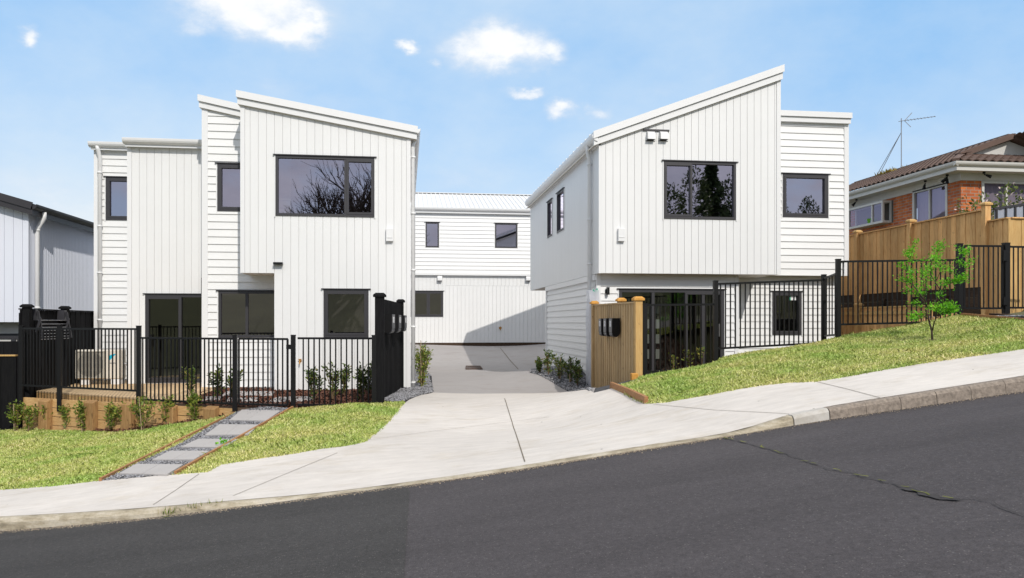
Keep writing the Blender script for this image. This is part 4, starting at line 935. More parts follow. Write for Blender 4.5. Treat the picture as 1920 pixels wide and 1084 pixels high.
mb = MB(); mb.box(-16, xn1 - .05, YN + .5, YN + .6, -3.5, zn_b + .1); mb.box(-16, xn1 - .05, YN + .02, YN + .6, zn_b - .0, zn_b + .05); mb.build('garage_wall', cream, NH)
window(NH, Front(YN + .5), -15, X_(42, YN + .5), -3, Z_(30, 627, YN + .5), [X_(26, YN + .5)], fw=.12, name='garage_door', gl=glass_low)

# ================================================================ BRICK HOUSE on the hill
KX, KY = 18.3, 24.0
KH = empty('brick_house', (20, 27, 2), 0, 'orange brick house uphill on the right with brown tiled roof', 'house')
pks = LeftFace(KX); pkf = Front(KY)
zc = Z_(1801, 337, KY)
GX, GY = X_(1792, 23.45), 23.45; ge = Z_(1792, 304, 23.45); zs_ = ge - .24
oW1 = (YX(1674, KX), YX(1604, KX), None, None)
zw1a, zw1b = Z_(1640, 424, YX(1640, KX)), Z_(1640, 378, YX(1640, KX))
y2a, y2b = YX(1777, KX), YX(1712, KX); z2b = Z_(1745, 345, YX(1745, KX)) - .1; z2a = z2b - 2.0
mb = MB(); ops = [(y2a, y2b, z2a, z2b)]
for q in pieces(KY, 33.5, fn(-1.), fn(zc), ops): slab(mb, pks, *q, -.1, 0)
xw3a, xw3b = X_(1840, KY), X_(1960, KY); z3b = Z_(1860, 339, KY); z3a = z3b - 1.5
for q in pieces(KX + .1, 24, fn(-1.), fn(zc), [(xw3a, xw3b, z3a, z3b)]): slab(mb, pkf, *q, -.1, 0)
mb.box(23.9, 24, KY + .1, 33.5, -1, zc); mb.box(KX + .1, 23.9, 33.4, 33.5, -1, zc)
mb.build('brick_wall', brick_m, KH)
def kwin(pl, a, b, z0, z1, mull, name='window'):
    mb = MB(); fw = .09
    for q in ((a, a + fw, z0, z1), (b - fw, b, z0, z1), (a + fw, b - fw, z0, z0 + fw), (a + fw, b - fw, z1 - fw, z1)): pbox(mb, pl, *q, -.08, .03)
    for m in mull: pbox(mb, pl, m - .03, m + .03, z0 + fw, z1 - fw, -.06, .02)
    o = mb.build(name, cream, KH); g = MB(); g.quad(pl.p(a, z0, -.03), pl.p(b, z0, -.03), pl.p(b, z1, -.03), pl.p(a, z1, -.03)); g.build('pane', glass_old, o, fix=False)
    cu = MB(); n = 40
    vs = []
    for i in range(n + 1):
        t = a + (b - a) * i / n; vs += [pl.p(t, z0, -.2 + .03 * math.sin(i * 2.1)), pl.p(t, z1, -.2 + .03 * math.sin(i * 2.1))]
    cu.add(vs, [(2 * i, 2 * i + 2, 2 * i + 3, 2 * i + 1) for i in range(n)]); cu.build('curtain', curtain, o, fix=False); return o
kwin(pks, y2a, y2b, z2a, z2b, [YX(1743, KX)])
kwin(pkf, xw3a, xw3b, z3a, z3b, [X_(1887, KY)])
# boxed awning window
ya, yb_ = YX(1672, KX), YX(1606, KX); d = .38
zb0 = Z_(1640, 424, YX(1640, KX)); zb1 = Z_(1640, 384, YX(1640, KX)) ; mb = MB(); pl = LeftFace(KX)
for z in (zb0, zb1 - .08): pbox(mb, pl, ya, yb_, z, z + .08, 0, d)
for t in (ya, ya + .0 + (yb_ - ya) * .28, yb_ - .07): pbox(mb, pl, t, t + .07, zb0 + .08, zb1 - .08, d - .08, d)
for t in (ya, yb_ - .07): pbox(mb, pl, t, t + .07, zb0 + .08, zb1 - .08, 0.001, .06)
o = mb.build('bay_window', cream, KH); g = MB(); g.quad(pl.p(ya, zb0 + .08, d - .04), pl.p(yb_, zb0 + .08, d - .04), pl.p(yb_, zb1 - .08, d - .04), pl.p(ya, zb1 - .08, d - .04)); g.quad(pl.p(ya + .03, zb0 + .08, 0), pl.p(ya + .03, zb0 + .08, d - .08), pl.p(ya + .03, zb1 - .08, d - .08), pl.p(ya + .03, zb1 - .08, 0)); g.build('pane', glass_old, o, fix=False)
mb = MB(); mb.tube([pl.p((ya * .6 + yb_ * .4), zb0 + .09, .2), pl.p((ya * .6 + yb_ * .4), zb0 + .26, .2)], [.16, .2], 10); mb.build('green_bowl', lime_leaf, o)
mb = MB(); pbox(mb, pl, ya - .1, yb_ + .1, zb0 + .0, zb1, -.02, .004); mb.build('recess_shade_sheet', room_m, o)  # flat dark sheet painted in for the shaded inside of the bay
# eaves: soffit, fascia, gutter, tiled hip/gable roof
mb = MB(); mb.box(GX + .06, KX + .05, GY + .03, 34, zs_, zs_ + .04); mb.box(KX + .051, 25, GY + .03, KY + .05, zs_, zs_ + .04); mb.build('soffit', cream, KH)
mb = MB(); mb.box(GX + .02, GX + .06, GY + .02, 34, zs_ - .02, ge - .02); mb.box(GX + .02, 25, GY - .02, GY + .02, zs_ - .02, ge - .02); mb.box(KX - .03, KX + .09, KY - .03, 33.5, zc - .02, zs_ - .001); mb.box(KX + .091, 24, KY - .03, KY + .05, zc - .02, zs_ - .001); mb.build('fascia', cream, KH)
gutter(KH, (GX + .02, GY - .1, ge), (GX + .02, 34, ge), (-1, 0, 0), .13, cream); gutter(KH, (GX - .1, GY - .02, ge), (25, GY - .02, ge), (0, -1, 0), .13, cream)
RX = X_(1900, 24.4); RZ = Z_(1900, 256, 24.4)
def tiles(name, o0, u, v, nu, nv, parent, cut=None):
    """tiled plane: u along the eave, v up the slope"""
    o0, u, v = Vector(o0), Vector(u), Vector(v); nrm = u.cross(v).normalized()
    if nrm.z < 0: nrm = -nrm
    mb = MB(); sub = 6; Lu = u.length; rows_ = nv
    for r in range(rows_):
        va, vb = r / rows_, (r + 1) / rows_; A, B = [], []
        for i in range(nu * sub + 1):
            t = i / (nu * sub); w = abs(math.sin(math.pi * i / sub)); h = .075 * w
            A.append(o0 + u * t + v * va + nrm * (h + .035)); B.append(o0 + u * t + v * vb + nrm * (h + .004))
        k = len(A); Z = [a - nrm * .035 for a in A]
        fs = []
        for i in range(k - 1):
            if cut and not cut((i + .5) / (nu * sub), (va + vb) / 2): continue
            fs += [(i, i + 1, k + i + 1, k + i), (2 * k + i, 2 * k + i + 1, i + 1, i)]
        mb.add(A + B + Z, fs)
    return mb.build(name, tile_m, parent, fix=False)
LYr = 10.4; y0r = GY + 0.0
hipdy = 1.35
tiles('roof', (GX - .02, GY - .02, ge + .02), (0, LYr, 0), (RX - GX, 0, RZ - ge), 36, 11, KH, lambda a, b: a * LYr > min(b, .48) * (RX - GX) * .8)
rfk = [o for o in KH.children if o.name.startswith('roof')][0]
hz2 = ge + (RZ - ge) * .40; tiles('roof_slope', (GX - .02, GY - .04, ge + .02), (2 * (RX - GX), 0, 0), (0, (RX - GX) * .40, hz2 - ge), 20, 4, rfk, lambda a, b: .0 + b * .2 < a < 1 - b * .2)
tiles('roof_slope', (2 * RX - GX, GY, ge + .02), (0, LYr, 0), (-(RX - GX), 0, RZ - ge), 36, 11, rfk)
gy = GY + (RX - GX) * .40; xs0 = GX + (RX - GX) * .40
mb = MB(); mb.prism([(xs0 - .05, hz2), (2 * RX - xs0 + .05, hz2), (RX, RZ - .12)], 'y', gy + .0, gy + .08); mb.build('gable', cream, rfk)
mb = MB(); mb.bar((xs0 - .25, gy - .08, hz2 - .0), (RX, gy - .08, RZ + .02), .30, .18); mb.bar((2 * RX - xs0 + .25, gy - .08, hz2), (RX, gy - .08, RZ + .02), .3, .18); mb.bar((GX, GY, ge + .09), (xs0, gy, hz2 + .09), .2, .08); mb.bar((RX, gy - .1, RZ + .06), (RX, GY + LYr, RZ + .06), .24, .1); mb.build('ridge_capping', tile_m, rfk)
# eave spotlights
def spot(p, heads, label=None):
    mb = MB(); p = Vector(p); mb.tube([p, p + Vector((0, 0, -.06))], .045, 10)
    for dv in heads:
        dv = Vector(dv).normalized(); a = p + Vector((0, 0, -.08)); mb.tube([a, a + dv * .08], .02, 8); mb.tube([a + dv * .07, a + dv * .11, a + dv * .23], [.035, .04, .06], 10)
    mb.build('spotlight', black_plastic, KH)
ys = YX(1776, KX - .3); spot((KX - .3, ys, zs_), [(-.3, .7, -.7), (-.6, -.5, -.5), (0, 0, -1)]); spot((KX - .3, YX(1735, KX - .3), zs_), [(-.2, .1, -1)]); spot((X_(1845, KY - .3), KY - .3, zs_), [(.9, -.3, -.4)]); spot((KX - .3, YX(1606, KX - .3), zs_), [(-.5, .3, -.7)])
# TV aerial
ax = X_(1690, YX(1690, RX)); ay = YX(1690, RX); z0 = Z_(1690, 318, ay); z1 = Z_(1690, 222, ay)
AE = empty('tv_aerial', (RX, ay, z0), 0, 'thin steel TV aerial with two braces on the tiled roof ridge', 'aerial')
al = M('dull_aluminium', (.30, .31, .33), .4, metal=.5)
mb = MB(); mb.tube([(RX, ay, z0 - .1), (RX, ay, z1)], .02, 8); mb.build('mast', al, AE)
for yy in (YX(1649, RX), YX(1643, RX)): mb = MB(); mb.tube([(RX, ay + .02, z0 + (z1 - z0) * .72), (RX - .1, yy, RZ - .05)], .013, 6); mb.build('brace', al, AE)
mb = MB(); zz = z1 - .12; e = Vector((RX + .9, ay - .9, zz)); mb.tube([(RX - .1, ay + .05, zz), e], .012, 6)
dr = (e - Vector((RX, ay, zz))).normalized(); sd_ = Vector((-dr.y, dr.x, 0))
for i, t in enumerate(np.linspace(.25, 1.25, 9)): c = Vector((RX, ay, zz)) + dr * t; mb.tube([c - sd_ * (.16 - .008 * i), c + sd_ * (.16 - .008 * i)], .009, 5)
for s1 in (1, -1): mb.tube([Vector((RX, ay, zz)) + dr * .12, Vector((RX, ay, zz)) + dr * .38 + sd_ * .12 * s1 + Vector((0, 0, .32 * s1))], .014, 6)
mb.build('antenna_array', al, AE)
# ================================================================ FENCES
def panel(parent, p, q, t0, t1, b0, b1, name='panel', gap=.097):
    mb = MB(); p, q = Vector((p[0], p[1], 0)), Vector((q[0], q[1], 0)); L = (q - p).length; d = (q - p).normalized()
    A, B = p.copy(), q.copy(); A.z = t0; B.z = t1; mb.bar(A, B, .03, .036); A2, B2 = p.copy(), q.copy(); A2.z = b0; B2.z = b1; mb.bar(A2, B2, .03, .036)
    n = max(2, round(L / gap))
    for i in range(1, n):
        t = i / n; c = p + (q - p) * t; mb.bar((c.x, c.y, b0 + (b1 - b0) * t), (c.x, c.y, t0 + (t1 - t0) * t), .019, .019, (d.x, d.y, 0))
    return mb.build(name, black_metal, parent)
def mpost(parent, p, zt, zb, w=.075, name='post'):
    mb = MB(); mb.box(p[0] - w / 2, p[0] + w / 2, p[1] - w / 2, p[1] + w / 2, zb, zt); mb.box(p[0] - w / 2 - .004, p[0] + w / 2 + .004, p[1] - w / 2 - .004, p[1] + w / 2 + .004, zt, zt + .015)
    return mb.build(name, black_metal, parent)
MF = empty('metal_fence', (FP[1].x, FP[1].y, -1.7), 0, 'black tubular metal fence stepping along the front of the left house', 'fence', 'black tubular metal fences')
off = .04
def fpos(i, t=0, j=None):
    a = FP[i]; b = FP[j if j is not None else min(i + 1, 4)]; return a + (b - a) * t
pm = FP[0] + (FP[1] - FP[0]) * .345
panel(MF, FP[0], pm, -.12, -.12, -1.27, -1.27); panel(MF, pm, FP[1], -.12, -.12, -1.27, -1.27)
panel(MF, FP[1], FP[2], -.285, -.285, -1.43, -1.43); panel(MF, FP[3] + Vector((.08, -.02, 0)), FP[4], -.27, -.27, -1.42, -1.42)
for p, zt, zb in ((FP[0], -.07, -1.75), (pm, -.07, -1.75), (FP[1], -.07, -1.75), (FP[2], -.23, -1.62), (FP[3], -.225, -1.6), (FP[4], -.225, -1.5)): mpost(MF, p, zt, zb)
GT = empty('garden_gate', (FP[2].x + .5, FP[2].y - .2, -1.45), 0, 'black metal pedestrian gate at the head of the stepping stone path', 'gate')
ga, gb = FP[2] + Vector((.07, -.02, 0)), FP[3] + Vector((-.1, .03, 0)); gp_ = panel(GT, ga, gb, -.285, -.285, -1.43, -1.43)
mb = MB(); mb.bar((ga.x, ga.y, -1.43), (ga.x, ga.y, -.285), .03, .03, (1, 0, 0)); mb.bar((gb.x, gb.y, -1.43), (gb.x, gb.y, -.285), .035, .035, (1, 0, 0)); mb.build('stile', black_metal, GT)
mb = MB(); mb.box(gb.x - .02, gb.x + .06, gb.y - .03, gb.y + .0, -.46, -.38); mb.build('latch', black_metal, GT)
# retaining wall under the front fence
RWt = empty('retaining_wall', (-5.5, 16, -2), 0, 'low pine sleeper retaining wall below the black fence on the left', 'retaining wall')
ra = [(p.x + .03, p.y + .045) for p in (FP[0], FP[1])] + [P2(FP[1] + (FP[2] - FP[1]) * .97 + Vector((.02, .045, 0)))]
for (a, b) in zip(ra[:-1], ra[1:]):
    a, b = Vector((*a, 0)), Vector((*b, 0)); d = (b - a).normalized()
    L = (b - a).length; n = max(1, round(L / 1.5))
    for kk in range(4):
        z = -1.515 - .175 * kk; mb = MB()
        for i in range(n):
            s_, e_ = a + d * (L * i / n + .006), a + d * (L * (i + 1) / n - .006); mb.bar((s_.x, s_.y, z - .0865), (e_.x, e_.y, z - .0865), .06, .163)
        mb.build('sleeper', sleeper, RWt)
_i = 0
for px, tp in ((93, 747), (178, 750), (248, 753), (326, 759), (403, 761)):
    # post stands in front of the sleepers
    for (a, b) in zip(ra[:-1], ra[1:]):
        r = ratio(px); a2, b2 = Vector((*a, 0)), Vector((*b, 0)); den = (b2.x - a2.x) - r * (b2.y - a2.y)
        t = (r * a2.y - a2.x) / den
        if -.02 <= t <= 1.02:
            p = a2 + (b2 - a2) * t; d = (b2 - a2).normalized(); nn = Vector((d.y, -d.x, 0)); c = p + nn * .095; zt = ZA(px, tp, c.y)
            mb = MB(); w, h = d * .13, nn * .062
            mb.hexa([Vector((*q[:2], -2.4)) for q in (c - w + h, c + w + h, c + w - h, c - w - h)] + [Vector((*(c - w + h)[:2], zt - .05)), Vector((*(c + w + h)[:2], zt - .05)), Vector((*(c + w - h)[:2], zt)), Vector((*(c - w - h)[:2], zt))])
            mb.build('post', sleeper_post, RWt, bevel=.012); break
# paling fences
def palings(parent, p, q, zt, zb, mat, bw=.14, th=.02, name='paling_panel', nrm=None, two=True):
    p, q = Vector((p[0], p[1], 0)), Vector((q[0], q[1], 0)); d = (q - p).normalized(); L = (q - p).length; n = max(1, round(L / bw)); mb = MB()
    nn = Vector((-d.y, d.x, 0)); zt = zt if callable(zt) else (lambda t, v=zt: v); zb = zb if callable(zb) else (lambda t, v=zb: v)
    for i in range(n):
        o = nn * (.010 if (i % 2 and two) else 0)
        a, b = p + d * (L * i / n + .0015) + o, p + d * (L * (i + 1) / n - .0015) + o; t0, t1 = i / n, (i + 1) / n; h = nn * th / 2
        mb.hexa([Vector((*(a - h)[:2], zb(t0))), Vector((*(b - h)[:2], zb(t1))), Vector((*(b + h)[:2], zb(t1))), Vector((*(a + h)[:2], zb(t0))), Vector((*(a - h)[:2], zt(t0))), Vector((*(b - h)[:2], zt(t1))), Vector((*(b + h)[:2], zt(t1))), Vector((*(a + h)[:2], zt(t0)))])
    return mb.build(name, mat, parent)
def tpost(parent, p, zt, zb, w, mat, capm, cw=.03, ch=.035):
    mb = MB(); mb.box(p[0] - w / 2, p[0] + w / 2, p[1] - w / 2, p[1] + w / 2, zb, zt); o = mb.build('post', mat, parent)
    mb = MB(); u, v = w / 2 + cw, w / 2 - .01
    mb.box(p[0] - u, p[0] + u, p[1] - u, p[1] + u, zt, zt + ch)
    mb.hexa([(p[0] - u, p[1] - u, zt + ch), (p[0] + u, p[1] - u, zt + ch), (p[0] + u, p[1] + u, zt + ch), (p[0] - u, p[1] + u, zt + ch), (p[0] - v, p[1] - v, zt + ch + .035), (p[0] + v, p[1] - v, zt + ch + .035), (p[0] + v, p[1] + v, zt + ch + .035), (p[0] - v, p[1] + v, zt + ch + .035)])
    mb.build('cap', capm, o); return o
# black letterbox fence
La, Lb = Vector((-.455, 13.72, 0)), Vector((-.10, 17.4, 0))
BF = empty('paling_fence', (-.3, 15.5, -1.4), 0, 'black stained paling fence carrying letterboxes left of the driveway', 'fence')
palings(BF, La, Lb, .42, -1.62, black_wood, .10, .04)
tpost(BF, La + Vector((.02, 0, 0)), .44, -1.6, .16, black_wood, black_wood); tpost(BF, Lb + Vector((.0, -.02, 0)), .44, -1.6, .13, black_wood, black_wood)
# pine letterbox fence
Ra, Rb = Vector((4.31, 17.75, 0)), Vector((3.985, 13.38, 0))
PF = empty('paling_fence', (4.15, 15.5, -1.3), 0, 'pine paling fence carrying letterboxes right of the driveway', 'fence')
palings(PF, Ra, Rb, lambda t: .39 - .05 * t, -1.8, paling_dull, .115, .03)
mb = MB(); mb.bar(Ra + Vector((0, 0, .405)), Rb + Vector((0, 0, .352)), .07, .03); mb.build('capping', paling_dull, PF)
for t in (.0, .605): tpost(PF, Ra + (Rb - Ra) * t + Vector((.09 if t else -.0, 0, 0)), .43 - .02 * t, -1.5, .12, paling_dull, paling_cap)
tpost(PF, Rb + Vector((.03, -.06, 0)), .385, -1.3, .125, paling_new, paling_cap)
mb = MB(); p = W(1189, 714, 13.1); mb.box(p.x - .06, p.x + .06, p.y - .06, p.y + .05, p.z - .2, p.z + .13); mb.build('stub_post', paling_cap, PF, bevel=.015)
# letterboxes
def letterbox():
    r0 = empty('letterbox', (0, 0, 0))
    mb = MB(); prof = [(0, .36), (-.13, .36), (-.13, .08)] + [(-.065 - .065 * math.cos(a), .08 - .075 * math.sin(a)) for a in np.linspace(.3, math.pi - .3, 6)] + [(0, .08)]
    mb.prism(prof, 'x', -.15, .15); mb.build('body', black_plastic, r0, local=True)
    mb = MB(); mb.box(-.148, .148, -.137, -.131, .085, .355); mb.build('front_plate', grey_plastic, r0, local=True)
    mb = MB(); mb.box(-.07, .07, -.141, -.1375, .20, .31); lb = mb.build('number_plate', label_m, r0, local=True)
    mb = MB()
    for i, z in enumerate((.215, .245, .275)): mb.box(-.018, .018, -.1435, -.1415, z, z + .02)
    mb.build('number_marks', navy, lb, local=True)
    mb = MB(); mb.tube([(0, -.136, .335), (0, -.142, .335)], .010, 8); mb.build('lock', steel, r0, local=True)
    mb = MB(); mb.tube([(-.14, -.075, .055), (.14, -.075, .055)], .058, 12); mb.build('paper_holder', grey_plastic, r0, local=True)
    return r0
lp = letterbox(); first = True
spots = []
for Y, nm in ((14.42, 'nearest of three on the black fence'), (15.55, 'middle of three on the black fence'), (16.7, 'farthest of three on the black fence')):
    t = (Y - La.y) / (Lb.y - La.y); p = La + (Lb - La) * t; spots.append((p.x + .022, Y, -.19, R(84.5), 1.5, .95, nm))
for Y, nm in ((15.92, 'leftmost of three on the pine fence'), (15.35, 'middle of three on the pine fence'), (14.74, 'rightmost of three on the pine fence')):
    t = (Y - Ra.y) / (Rb.y - Ra.y); p = Ra + (Rb - Ra) * t; spots.append((p.x - .032, Y, -.275, R(-94.2), 1.0, 1.0, nm))
for x, y, z, rz, sx, sz, nm in spots:
    o = lp if first else copy_tree(lp); first = False
    o.location = (x, y, z); o.rotation_euler.z = rz; o.scale = (sx, 1.15, sz); tag(o, 'black letterbox with white number plate, ' + nm, 'letterbox', 'letterboxes on the driveway fences')
# right hand tubular fence
MR = empty('metal_fence', (7.6, 13.5, -.4), 0, 'black tubular metal fence climbing the slope along the right lawn', 'fence', 'black tubular metal fences')
r0_, r1_, r2_ = Vector((4.12, 13.28, 0)), Vector((5.48, 13.46, 0)), Vector((7.6, 13.62, 0)); r2b = Vector((8.12, 14.5, 0)); r3_, r4_ = Vector((7.84, 13.5, 0)), Vector((10.3, 13.55, 0))
panel(MR, r0_, r1_, .305, .325, -.86, -.80); panel(MR, r1_, r2_, .687, .782, -.464, -.374)
panel(MR, r3_, r2b, .905, .86, -.22, -.26, gap=.19); panel(MR, r3_, r4_, 1.115, 1.175, -.035, .02)
for p, zt, zb in ((r0_, .32, -1.05), (r1_, .735, -.8), (r2b, .93, -.6), (r3_, 1.15, -.5)): mpost(MR, p, zt, zb)
mpost(MR, r4_, 1.47, .05, .09)
g4a, g4b = Vector((10.4, 13.55, 0)), Vector((11.16, 13.5, 0)); g5 = Vector((12.9, 13.45, 0))
mpost(MR, g4b + Vector((.06, 0, 0)), 1.49, .1, .10); panel(MR, g4b + Vector((.12, 0, 0)), g5, 1.43, 1.43, .28, .28)
GR2 = empty('garden_gate', (10.8, 13.5, .2), 0, 'black metal gate in front of the tall fence at far right', 'gate')
panel(GR2, g4a, g4b, 1.44, 1.44, .27, .27)
mb = MB(); mb.bar((g4a.x, g4a.y, .27), (g4a.x, g4a.y, 1.44), .03, .03, (1, 0, 0)); mb.bar((g4b.x - .02, g4b.y, .27), (g4b.x - .02, g4b.y, 1.44), .03, .03, (1, 0, 0)); mb.build('stile', black_metal, GR2)
mb = MB(); mb.box(g4b.x - .05, g4b.x + .05, g4b.y - .08, g4b.y - .04, 1.16, 1.36); mb.box(g4b.x - .05, g4b.x + .05, g4b.y - .08, g4b.y - .04, .33, .48); mb.build('latch', black_metal, GR2)
# tall boundary fence on the right
TX = 12.3
TF = empty('paling_fence', (TX, 17, 0), 0, 'tall pine paling boundary fence rising behind the right hand black fence', 'fence')
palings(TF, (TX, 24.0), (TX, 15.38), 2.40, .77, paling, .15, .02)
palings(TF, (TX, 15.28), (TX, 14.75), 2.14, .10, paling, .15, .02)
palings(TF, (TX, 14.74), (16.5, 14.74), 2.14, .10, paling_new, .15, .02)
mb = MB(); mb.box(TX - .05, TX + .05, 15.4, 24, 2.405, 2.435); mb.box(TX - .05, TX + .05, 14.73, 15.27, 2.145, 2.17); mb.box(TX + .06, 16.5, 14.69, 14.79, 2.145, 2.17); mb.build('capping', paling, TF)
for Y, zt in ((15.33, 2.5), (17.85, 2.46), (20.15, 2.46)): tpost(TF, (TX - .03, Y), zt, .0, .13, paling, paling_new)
mb = MB()
for k in range(5): mb.box(TX + .03, TX + .08, 14.9, 24, -.35 + k * .225, -.13 + k * .225)
for Y in (15.5, 16.6, 17.8, 19.0, 20.2): mb.box(TX - .08, TX + .02, Y - .06, Y + .06, -.5, .62)
mb.build('retaining_board', paling_dark, TF)
LF = empty('paling_fence', (11.7, 18, -.5), 0, 'low pine paling fence beside the right house below the tall boundary fence', 'fence')
LX = 11.72
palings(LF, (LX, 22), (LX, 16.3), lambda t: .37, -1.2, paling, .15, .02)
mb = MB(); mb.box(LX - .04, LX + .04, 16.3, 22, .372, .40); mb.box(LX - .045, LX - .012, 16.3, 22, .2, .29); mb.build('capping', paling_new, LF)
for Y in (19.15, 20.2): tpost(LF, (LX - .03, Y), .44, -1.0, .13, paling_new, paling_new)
mb = MB(); mb.bar((LX - .25, 20.3, .2), (LX - .55, 18.9, -.95), .09, .09); mb.build('prop', paling_dull, LF)
# sheet fence on top, far right
SF = empty('sheet_fence', (13.2, 16, 2.3), 0, 'grey corrugated sheet fence above the tall pine fence at far right', 'fence')
mb = MB(); a, b = W(1854, 408, 15.6), W(1990, 384, 15.9); zb, zt0, zt1 = 2.0, ZA(1858, 394, 15.6), ZA(1920, 384, 15.8); n = 60; vs = []
for i in range(n + 1):
    t = i / n; x = a.x + .05 + (b.x - a.x) * t; y = 15.5 + .3 * t + .012 * math.sin(i * 1.57); vs += [(x, y, zb), (x, y, zt0 + (zt1 - zt0) * t * 2)]
mb.add(vs, [(2 * i, 2 * i + 2, 2 * i + 3, 2 * i + 1) for i in range(n)]); mb.build('sheet', clear_sheet, SF, fix=False)
mb = MB(); mb.bar((a.x + .03, 15.49, zt0 + .01), (b.x, 15.79, zt0 + (zt1 - zt0) * 2 + .01), .05, .05)
for i in range(8): t = i / 8; x = a.x + .07 + (b.x - a.x) * t; mb.box(x, x + .035, 15.46 + .3 * t, 15.485 + .3 * t, zb, zt0 + (zt1 - zt0) * t * 2)
mb.build('rail', dark_roof, SF)
# black side fence by the deck + clothes airer, and the boundary boards further left
SFX = -7.78
BS = empty('paling_fence', (SFX, 19, -1.5), 0, 'tall black stained fence beside the deck on the left boundary', 'fence')
palings(BS, (SFX, 17.3), (SFX, 21.2), ZA(110, 581, 18.6) - .02, -2.3, black_wood, .15, .03)
palings(BS, (SFX - .0, 17.27), (SFX - .02, 17.29), .2, -2.3, black_wood)
for Y in (17.38, 19.2): tpost(BS, (SFX + .09, Y), .31, -2.0, .14, black_wood, black_wood)
mb = MB(); mb.box(SFX - .03, SFX + .04, 17.28, 21.2, ZA(110, 581, 18.6) - .018, ZA(110, 581, 18.6) + .01); mb.build('capping', black_wood, BS)
BB = empty('board_fence', (-9, 17.2, -2), 0, 'low black board fence with a bare timber cap at far left', 'fence')
palings(BB, (SFX - .05, 17.25), (-12, 17.6), ZA(20, 668, 17.3), -2.9, black_wood, .3, .04)
mb = MB(); z = ZA(20, 668, 17.3); mb.bar((SFX - .05, 17.25, z + .018), (-12, 17.6, z + .018), .09, .03); mb.build('capping', paling_new, BB)
N2 = empty('board_fence', (-11, 20, -1), 0, 'dark fence in front of the neighbour garage at far left', 'fence')
palings(N2, (-9.1, 20.6), (-12.5, 20.6), ZA(10, 640, 20.6), -3, black_wood, .18, .03)
AR = empty('clothes_airer', (SFX + .15, 18.3, -.1), 0, 'folded grey clothes airer hanging on the black side fence', 'clothes airer')
ax0 = SFX + .17
for Y in (17.62, 19.02):
    mb = MB(); mb.prism([(Y - .05, .05), (Y + .09, .05), (Y + .11, .16), (Y + .06, .28), (Y - .05, .28)], 'x', SFX + .018, ax0 - .0); mb.build('bracket', grey_plastic, AR)
    mb = MB(); mb.bar((ax0 + .02, Y, .24), (ax0 + .10, Y + .05, -.34), .03, .05, (1, 0, 0)); mb.bar((ax0 + .10, Y - .06, .1), (ax0 + .02, Y - .06, -.2), .025, .04, (1, 0, 0)); mb.build('arm', grey_plastic, AR)
mb = MB()
for i, z in enumerate((.05, -.03, -.10, -.17, -.235, -.30, -.35)): mb.tube([(ax0 + .03 + .01 * i, 17.62, z), (ax0 + .03 + .01 * i, 19.05, z)], .008, 6)
mb.build('line', steel, AR)

# ================================================================ PLANTS
def leafcloud(rg, segs, n, size, spread, up=.5):
    """leaves set around stem segments"""
    segs = [(Vector(a), Vector(b)) for a, b in segs]; L = np.array([(b - a).length for a, b in segs]); pick = rg.choice(len(segs), n, p=L / L.sum())
    A = np.array([segs[i][0] for i in pick]); B = np.array([segs[i][1] for i in pick]); t = rg.uniform(0, 1, (n, 1)); c = A + (B - A) * t
    out = rg.normal(size=(n, 3)); out[:, 2] = np.abs(out[:, 2]) * .6 + up * rg.uniform(.0, 1, n); c = c + rg.normal(size=(n, 3)) * spread
    return leaves_geo(c, out, size * rg.uniform(.6, 1.3, n), size * .45 * rg.uniform(.7, 1.2, n))
pcount = 0
def shrub(base, h, w, label, n=110, size=.065, mat=None, stems=4, stake=0, group=None, low=.15, seed=None):
    global pcount; pcount += 1; rg = np.random.default_rng(100 + (seed if seed is not None else pcount)); base = Vector(base)
    root = empty('shrub', base, 0, label, 'shrub', group); mb = MB(); segs = []
    for i in range(stems):
        a = rg.uniform(0, 6.28); rr_ = w * .5 * rg.uniform(.3, 1); hh = h * rg.uniform(.7, 1.0) if i else h
        if i == 0: rr_ *= .25
        p0 = base + Vector((rg.normal() * .01, rg.normal() * .01, -.02)); p1 = base + Vector((rr_ * .4 * math.cos(a), rr_ * .4 * math.sin(a), hh * .4)); p2 = base + Vector((rr_ * math.cos(a), rr_ * math.sin(a), hh * .72)); p3 = base + Vector((rr_ * math.cos(a) * 1.1 + rg.normal() * .02, rr_ * math.sin(a) * 1.1, hh * .97))
        mb.tube([p0, p1, p2, p3], [.010, .008, .006, .003], 5); lo = base + (p1 - base) * (low / .4) if low < .4 else p1
        segs += [(lo, p1), (p1, p2), (p2, p3), (p2, p3)]
        for _ in range(2):
            q = p1 + (p3 - p1) * rg.uniform(.1, .7); e = q + Vector((rg.normal() * w * .18, rg.normal() * w * .18, h * .12)); mb.tube([q, e], [.004, .002], 4); segs.append((q, e))
    mb.build('stem', stem_m, root)
    V, Fc = leafcloud(rg, segs, n, size, .012 + w * .045); np_mesh('foliage', V, Fc, mat or shrub_leaf, root, off=base)
    if stake:
        mb = MB(); x, y = base.x + rg.uniform(-.05, .05), base.y - .03; mb.tube([(x, y, base.z - .03), (x + rg.normal() * .02, y, base.z + stake)], .009, 6); mb.build('stake', stake_m, root)
    return root
gA, gB_, gC, gD = 'young shrubs at the foot of the retaining wall', 'young shrubs behind the front fence', 'shrubs along the right house wall', 'young shrubs behind the right fence'
front = [(32,808,755,'at the far left end, against the black board fence'), (53,809,764,'second from the left, beside the black fence post'), (88,805,762,'small, in front of the first timber post'), (129,805,760,'small and sparse, left of centre between two timber posts'), (158,810,748,'tall, on a bare stake beside the second timber post'),
         (204,810,753,'between the second and third timber posts'), (238,806,755,'dark, leaning against the third timber post'), (268,808,740,'tall and leafy, just right of the third timber post'), (312,798,744,'bushy, beside the fourth timber post'), (364,791,736,'at the right end of the retaining wall, by the last timber post')]
